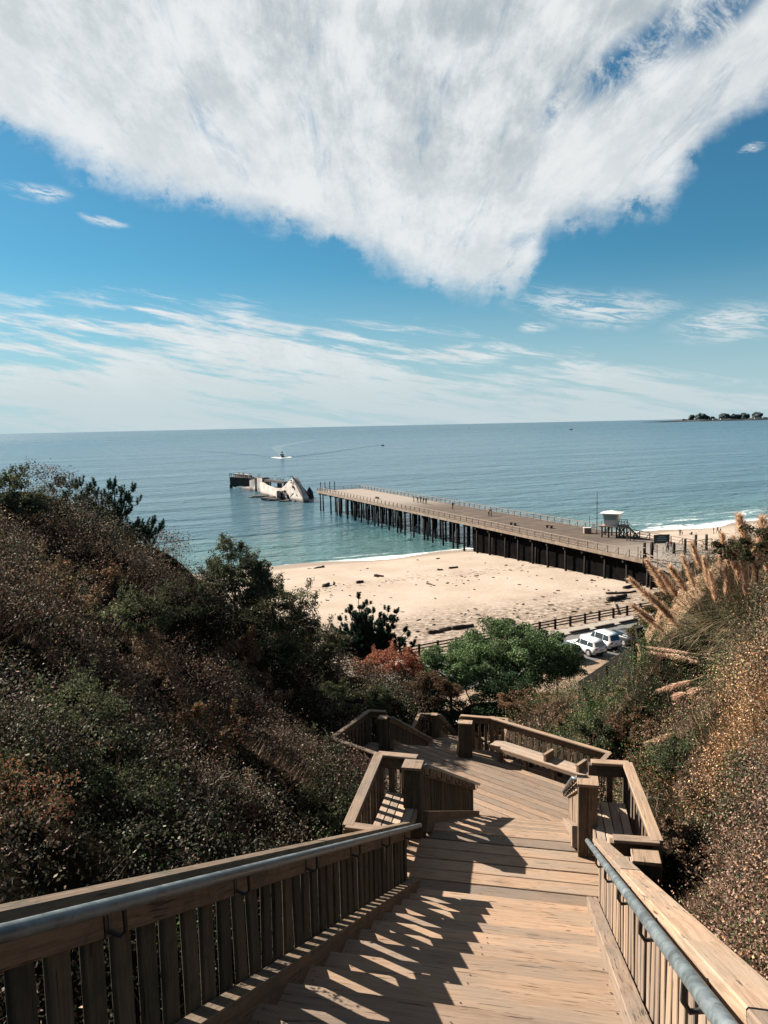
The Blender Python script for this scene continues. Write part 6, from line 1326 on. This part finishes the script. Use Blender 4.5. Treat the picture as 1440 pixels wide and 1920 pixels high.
# ------------------------------------------------------------------ people (tiny in the picture)
SKIN = simple('skin', (.42, .27, .20), (.36, .22, .16), 5, .6); CL = [simple('dark_clothes', (.03, .035, .045), (.05, .05, .055), 5, .9), simple('grey_clothes', (.16, .16, .17), (.12, .12, .13), 5, .9), simple('red_clothes', (.28, .09, .06), (.2, .07, .05), 5, .9), simple('pale_clothes', (.5, .48, .45), (.4, .39, .37), 5, .9)]; HAIR = simple('hair', (.035, .025, .02), (.06, .04, .03), 5, .8)
def body_mesh(pose):
    J = dict(stand=dict(pel=(0, 0, .94), ch=(0, .02, 1.28), nk=(0, .02, 1.47), hd=(0, .05, 1.62), kl=(.10, .03, .50), fl=(.11, 0, .06), kr=(-.10, -.03, .50), fr=(-.12, -.08, .06), el=(.27, 0, 1.12), hl=(.28, .10, .88), er=(-.27, 0, 1.12), hr=(-.28, .08, .88)),
             walk=dict(pel=(0, 0, .92), ch=(0, .04, 1.26), nk=(0, .06, 1.45), hd=(0, .10, 1.60), kl=(.10, .18, .52), fl=(.10, .28, .06), kr=(-.10, -.04, .48), fr=(-.10, -.38, .10), el=(.26, -.10, 1.12), hl=(.25, -.02, .88), er=(-.26, .12, 1.12), hr=(-.25, .28, .95)),
             lean=dict(pel=(0, -.12, .92), ch=(0, .10, 1.20), nk=(0, .20, 1.36), hd=(0, .27, 1.50), kl=(.11, -.05, .50), fl=(.12, -.10, .06), kr=(-.11, -.05, .50), fr=(-.12, -.16, .06), el=(.25, .25, 1.08), hl=(.12, .46, 1.12), er=(-.25, .25, 1.08), hr=(-.12, .46, 1.12)),
             sit=dict(pel=(0, 0, .14), ch=(0, -.04, .48), nk=(0, -.02, .66), hd=(0, .02, .80), kl=(.14, .38, .46), fl=(.12, .62, .06), kr=(-.14, .38, .44), fr=(-.12, .64, .06), el=(.26, .12, .38), hl=(.16, .34, .42), er=(-.26, .12, .38), hr=(-.16, .34, .42)))[pose]
    P = dict(J); P['sl'] = (J['ch'][0] + .17, J['ch'][1], J['ch'][2] + .11); P['sr'] = (J['ch'][0] - .17, J['ch'][1], J['ch'][2] + .11); P['jl'] = (J['pel'][0] + .09, J['pel'][1], J['pel'][2] - .05); P['jr'] = (J['pel'][0] - .09, J['pel'][1], J['pel'][2] - .05)
    P['tl'] = (P['fl'][0], P['fl'][1] + .16, P['fl'][2] - .02); P['tr'] = (P['fr'][0], P['fr'][1] + .16, P['fr'][2] - .02)
    R = dict(pel=.135, ch=.145, nk=.055, hd=.10, kl=.065, fl=.045, kr=.065, fr=.045, el=.045, hl=.035, er=.045, hr=.035, sl=.065, sr=.065, jl=.095, jr=.095, tl=.035, tr=.035)
    E_ = [('pel', 'ch'), ('ch', 'nk'), ('nk', 'hd'), ('ch', 'sl'), ('sl', 'el'), ('el', 'hl'), ('ch', 'sr'), ('sr', 'er'), ('er', 'hr'), ('pel', 'jl'), ('jl', 'kl'), ('kl', 'fl'), ('fl', 'tl'), ('pel', 'jr'), ('jr', 'kr'), ('kr', 'fr'), ('fr', 'tr')]
    K = list(P); me = bpy.data.meshes.new('sk'); me.from_pydata([P[k] for k in K], [(K.index(a), K.index(b)) for a, b in E_], []); o = bpy.data.objects.new('sk', me); COL.objects.link(o); md = o.modifiers.new('s', 'SKIN')
    for i, k in enumerate(K): me.skin_vertices[0].data[i].radius = (R[k], R[k] * (.8 if k in ('pel', 'ch') else 1)); me.skin_vertices[0].data[i].use_root = (k == 'pel')
    s2 = o.modifiers.new('u', 'SUBSURF'); s2.levels = 1; dg = bpy.context.evaluated_depsgraph_get(); r = bpy.data.meshes.new_from_object(o.evaluated_get(dg)); bpy.data.objects.remove(o); return r, P
BODY = {k: body_mesh(k) for k in ('stand', 'walk', 'lean', 'sit')}; BV = {}
def person(p, pose, top, legs, rot, label, sc=1.0, group=None):
    key = (pose, top, legs)
    if key not in BV:
        me, J = BODY[pose]; me = me.copy(); [me.materials.append(m) for m in (SKIN, CL[top], CL[legs], HAIR)]
        for f in me.polygons:
            c = f.center; f.use_smooth = True; hd_ = Vector(J['hd']); nk = Vector(J['nk'])
            if (c - hd_).length < .17: f.material_index = 3 if (c.z > hd_.z + .02 or c.y < hd_.y - .01) else 0
            elif min((c - Vector(J['hl'])).length, (c - Vector(J['hr'])).length) < .09: f.material_index = 0
            elif pose != 'sit' and c.z < J['pel'][2] + .02 and abs(c.x) < .24: f.material_index = 2
            elif pose == 'sit' and c.y > .2 and c.z < .55: f.material_index = 2
            else: f.material_index = 1
        BV[key] = me
    o = link_mesh('person', BV[key], None, Matrix.Translation(p) @ Matrix.Rotation(rot, 4, 'Z') @ Matrix.Scale(sc, 4)); return tag(o, label, 'person', group)
def beach_pt(px, py):
    z = .3
    for _ in range(4): q = at(px, py, z=z); z = bz(q.x, q.y)
    return at(px, py, z=z)
person(beach_pt(1275, 1005), 'stand', 0, 0, 2.8, 'person in dark clothes standing near the surf'); person(beach_pt(1279, 1004), 'stand', 3, 1, 2.6, 'small person beside the dark clad one near the surf', .6)
person(beach_pt(1297, 1003), 'sit', 0, 0, .3, 'person sitting on the sand near the surf'); person(beach_pt(1338, 1001), 'stand', 0, 1, 1.0, 'left person of the pair at the water edge'); person(beach_pt(1345, 1000), 'walk', 2, 0, -1.0, 'person in a reddish top right of the pair'); person(beach_pt(1351, 1000), 'walk', 3, 0, 1.5, 'rightmost person walking along the water edge')
for i, (px, py, pose, top, lg, lab) in enumerate([(776, 941, 'stand', 0, 0, 'leftmost person at the far pier rail'), (783, 943, 'lean', 0, 0, 'person leaning on the far pier rail, second from the left'), (789, 943, 'stand', 1, 0, 'person in grey at the far pier rail'), (794, 945, 'lean', 0, 1, 'person leaning at the right of the group on the far rail'), (799, 946, 'stand', 0, 0, 'last dark figure of the group on the far pier rail'), (849, 955, 'stand', 0, 0, 'lone person standing midway along the far pier rail'), (921, 968, 'stand', 0, 0, 'taller of two people before the long blank stretch of rail'), (917, 968, 'lean', 2, 0, 'shorter of two people leaning before the blank stretch of rail'), (1176, 1014, 'stand', 0, 0, 'left person in dark clothes beside the lifeguard stilts'), (1182, 1014, 'stand', 0, 0, 'person in the middle beside the lifeguard stilts'), (1189, 1015, 'lean', 0, 0, 'right person bending beside the lifeguard stilts'), (1251, 1036, 'stand', 1, 0, 'person in grey right of the green sign'), (1258, 1035, 'walk', 2, 3, 'person in pale trousers walking behind the green sign')]):
    person(at(px, py, z=PZ), pose, top, lg, rr.uniform(0, 6), lab, 1.12)
for i, (px, py) in enumerate([(707, 935), (962, 985), (1030, 990)]):
    q = at(px, py, z=PZ); b_ = thing('pier_bench', q, 'low dark bench on the pier deck, %s' % ('out by the pale end', 'midway along', 'nearer the beach')[i], 'bench'); mb = MB(); mb.box(q + Vector((0, 0, .48)), (1.9, .5, .08), Matrix.Rotation(-1.16, 3, 'Z')); mb.build('seat', M_PILE, b_)
    for s_ in (-.7, .7): mb = MB(); e = q + PD * s_; mb.box(e + Vector((0, 0, .22)), (.1, .45, .44), Matrix.Rotation(-1.16, 3, 'Z')); mb.build('leg', M_PILE, b_)
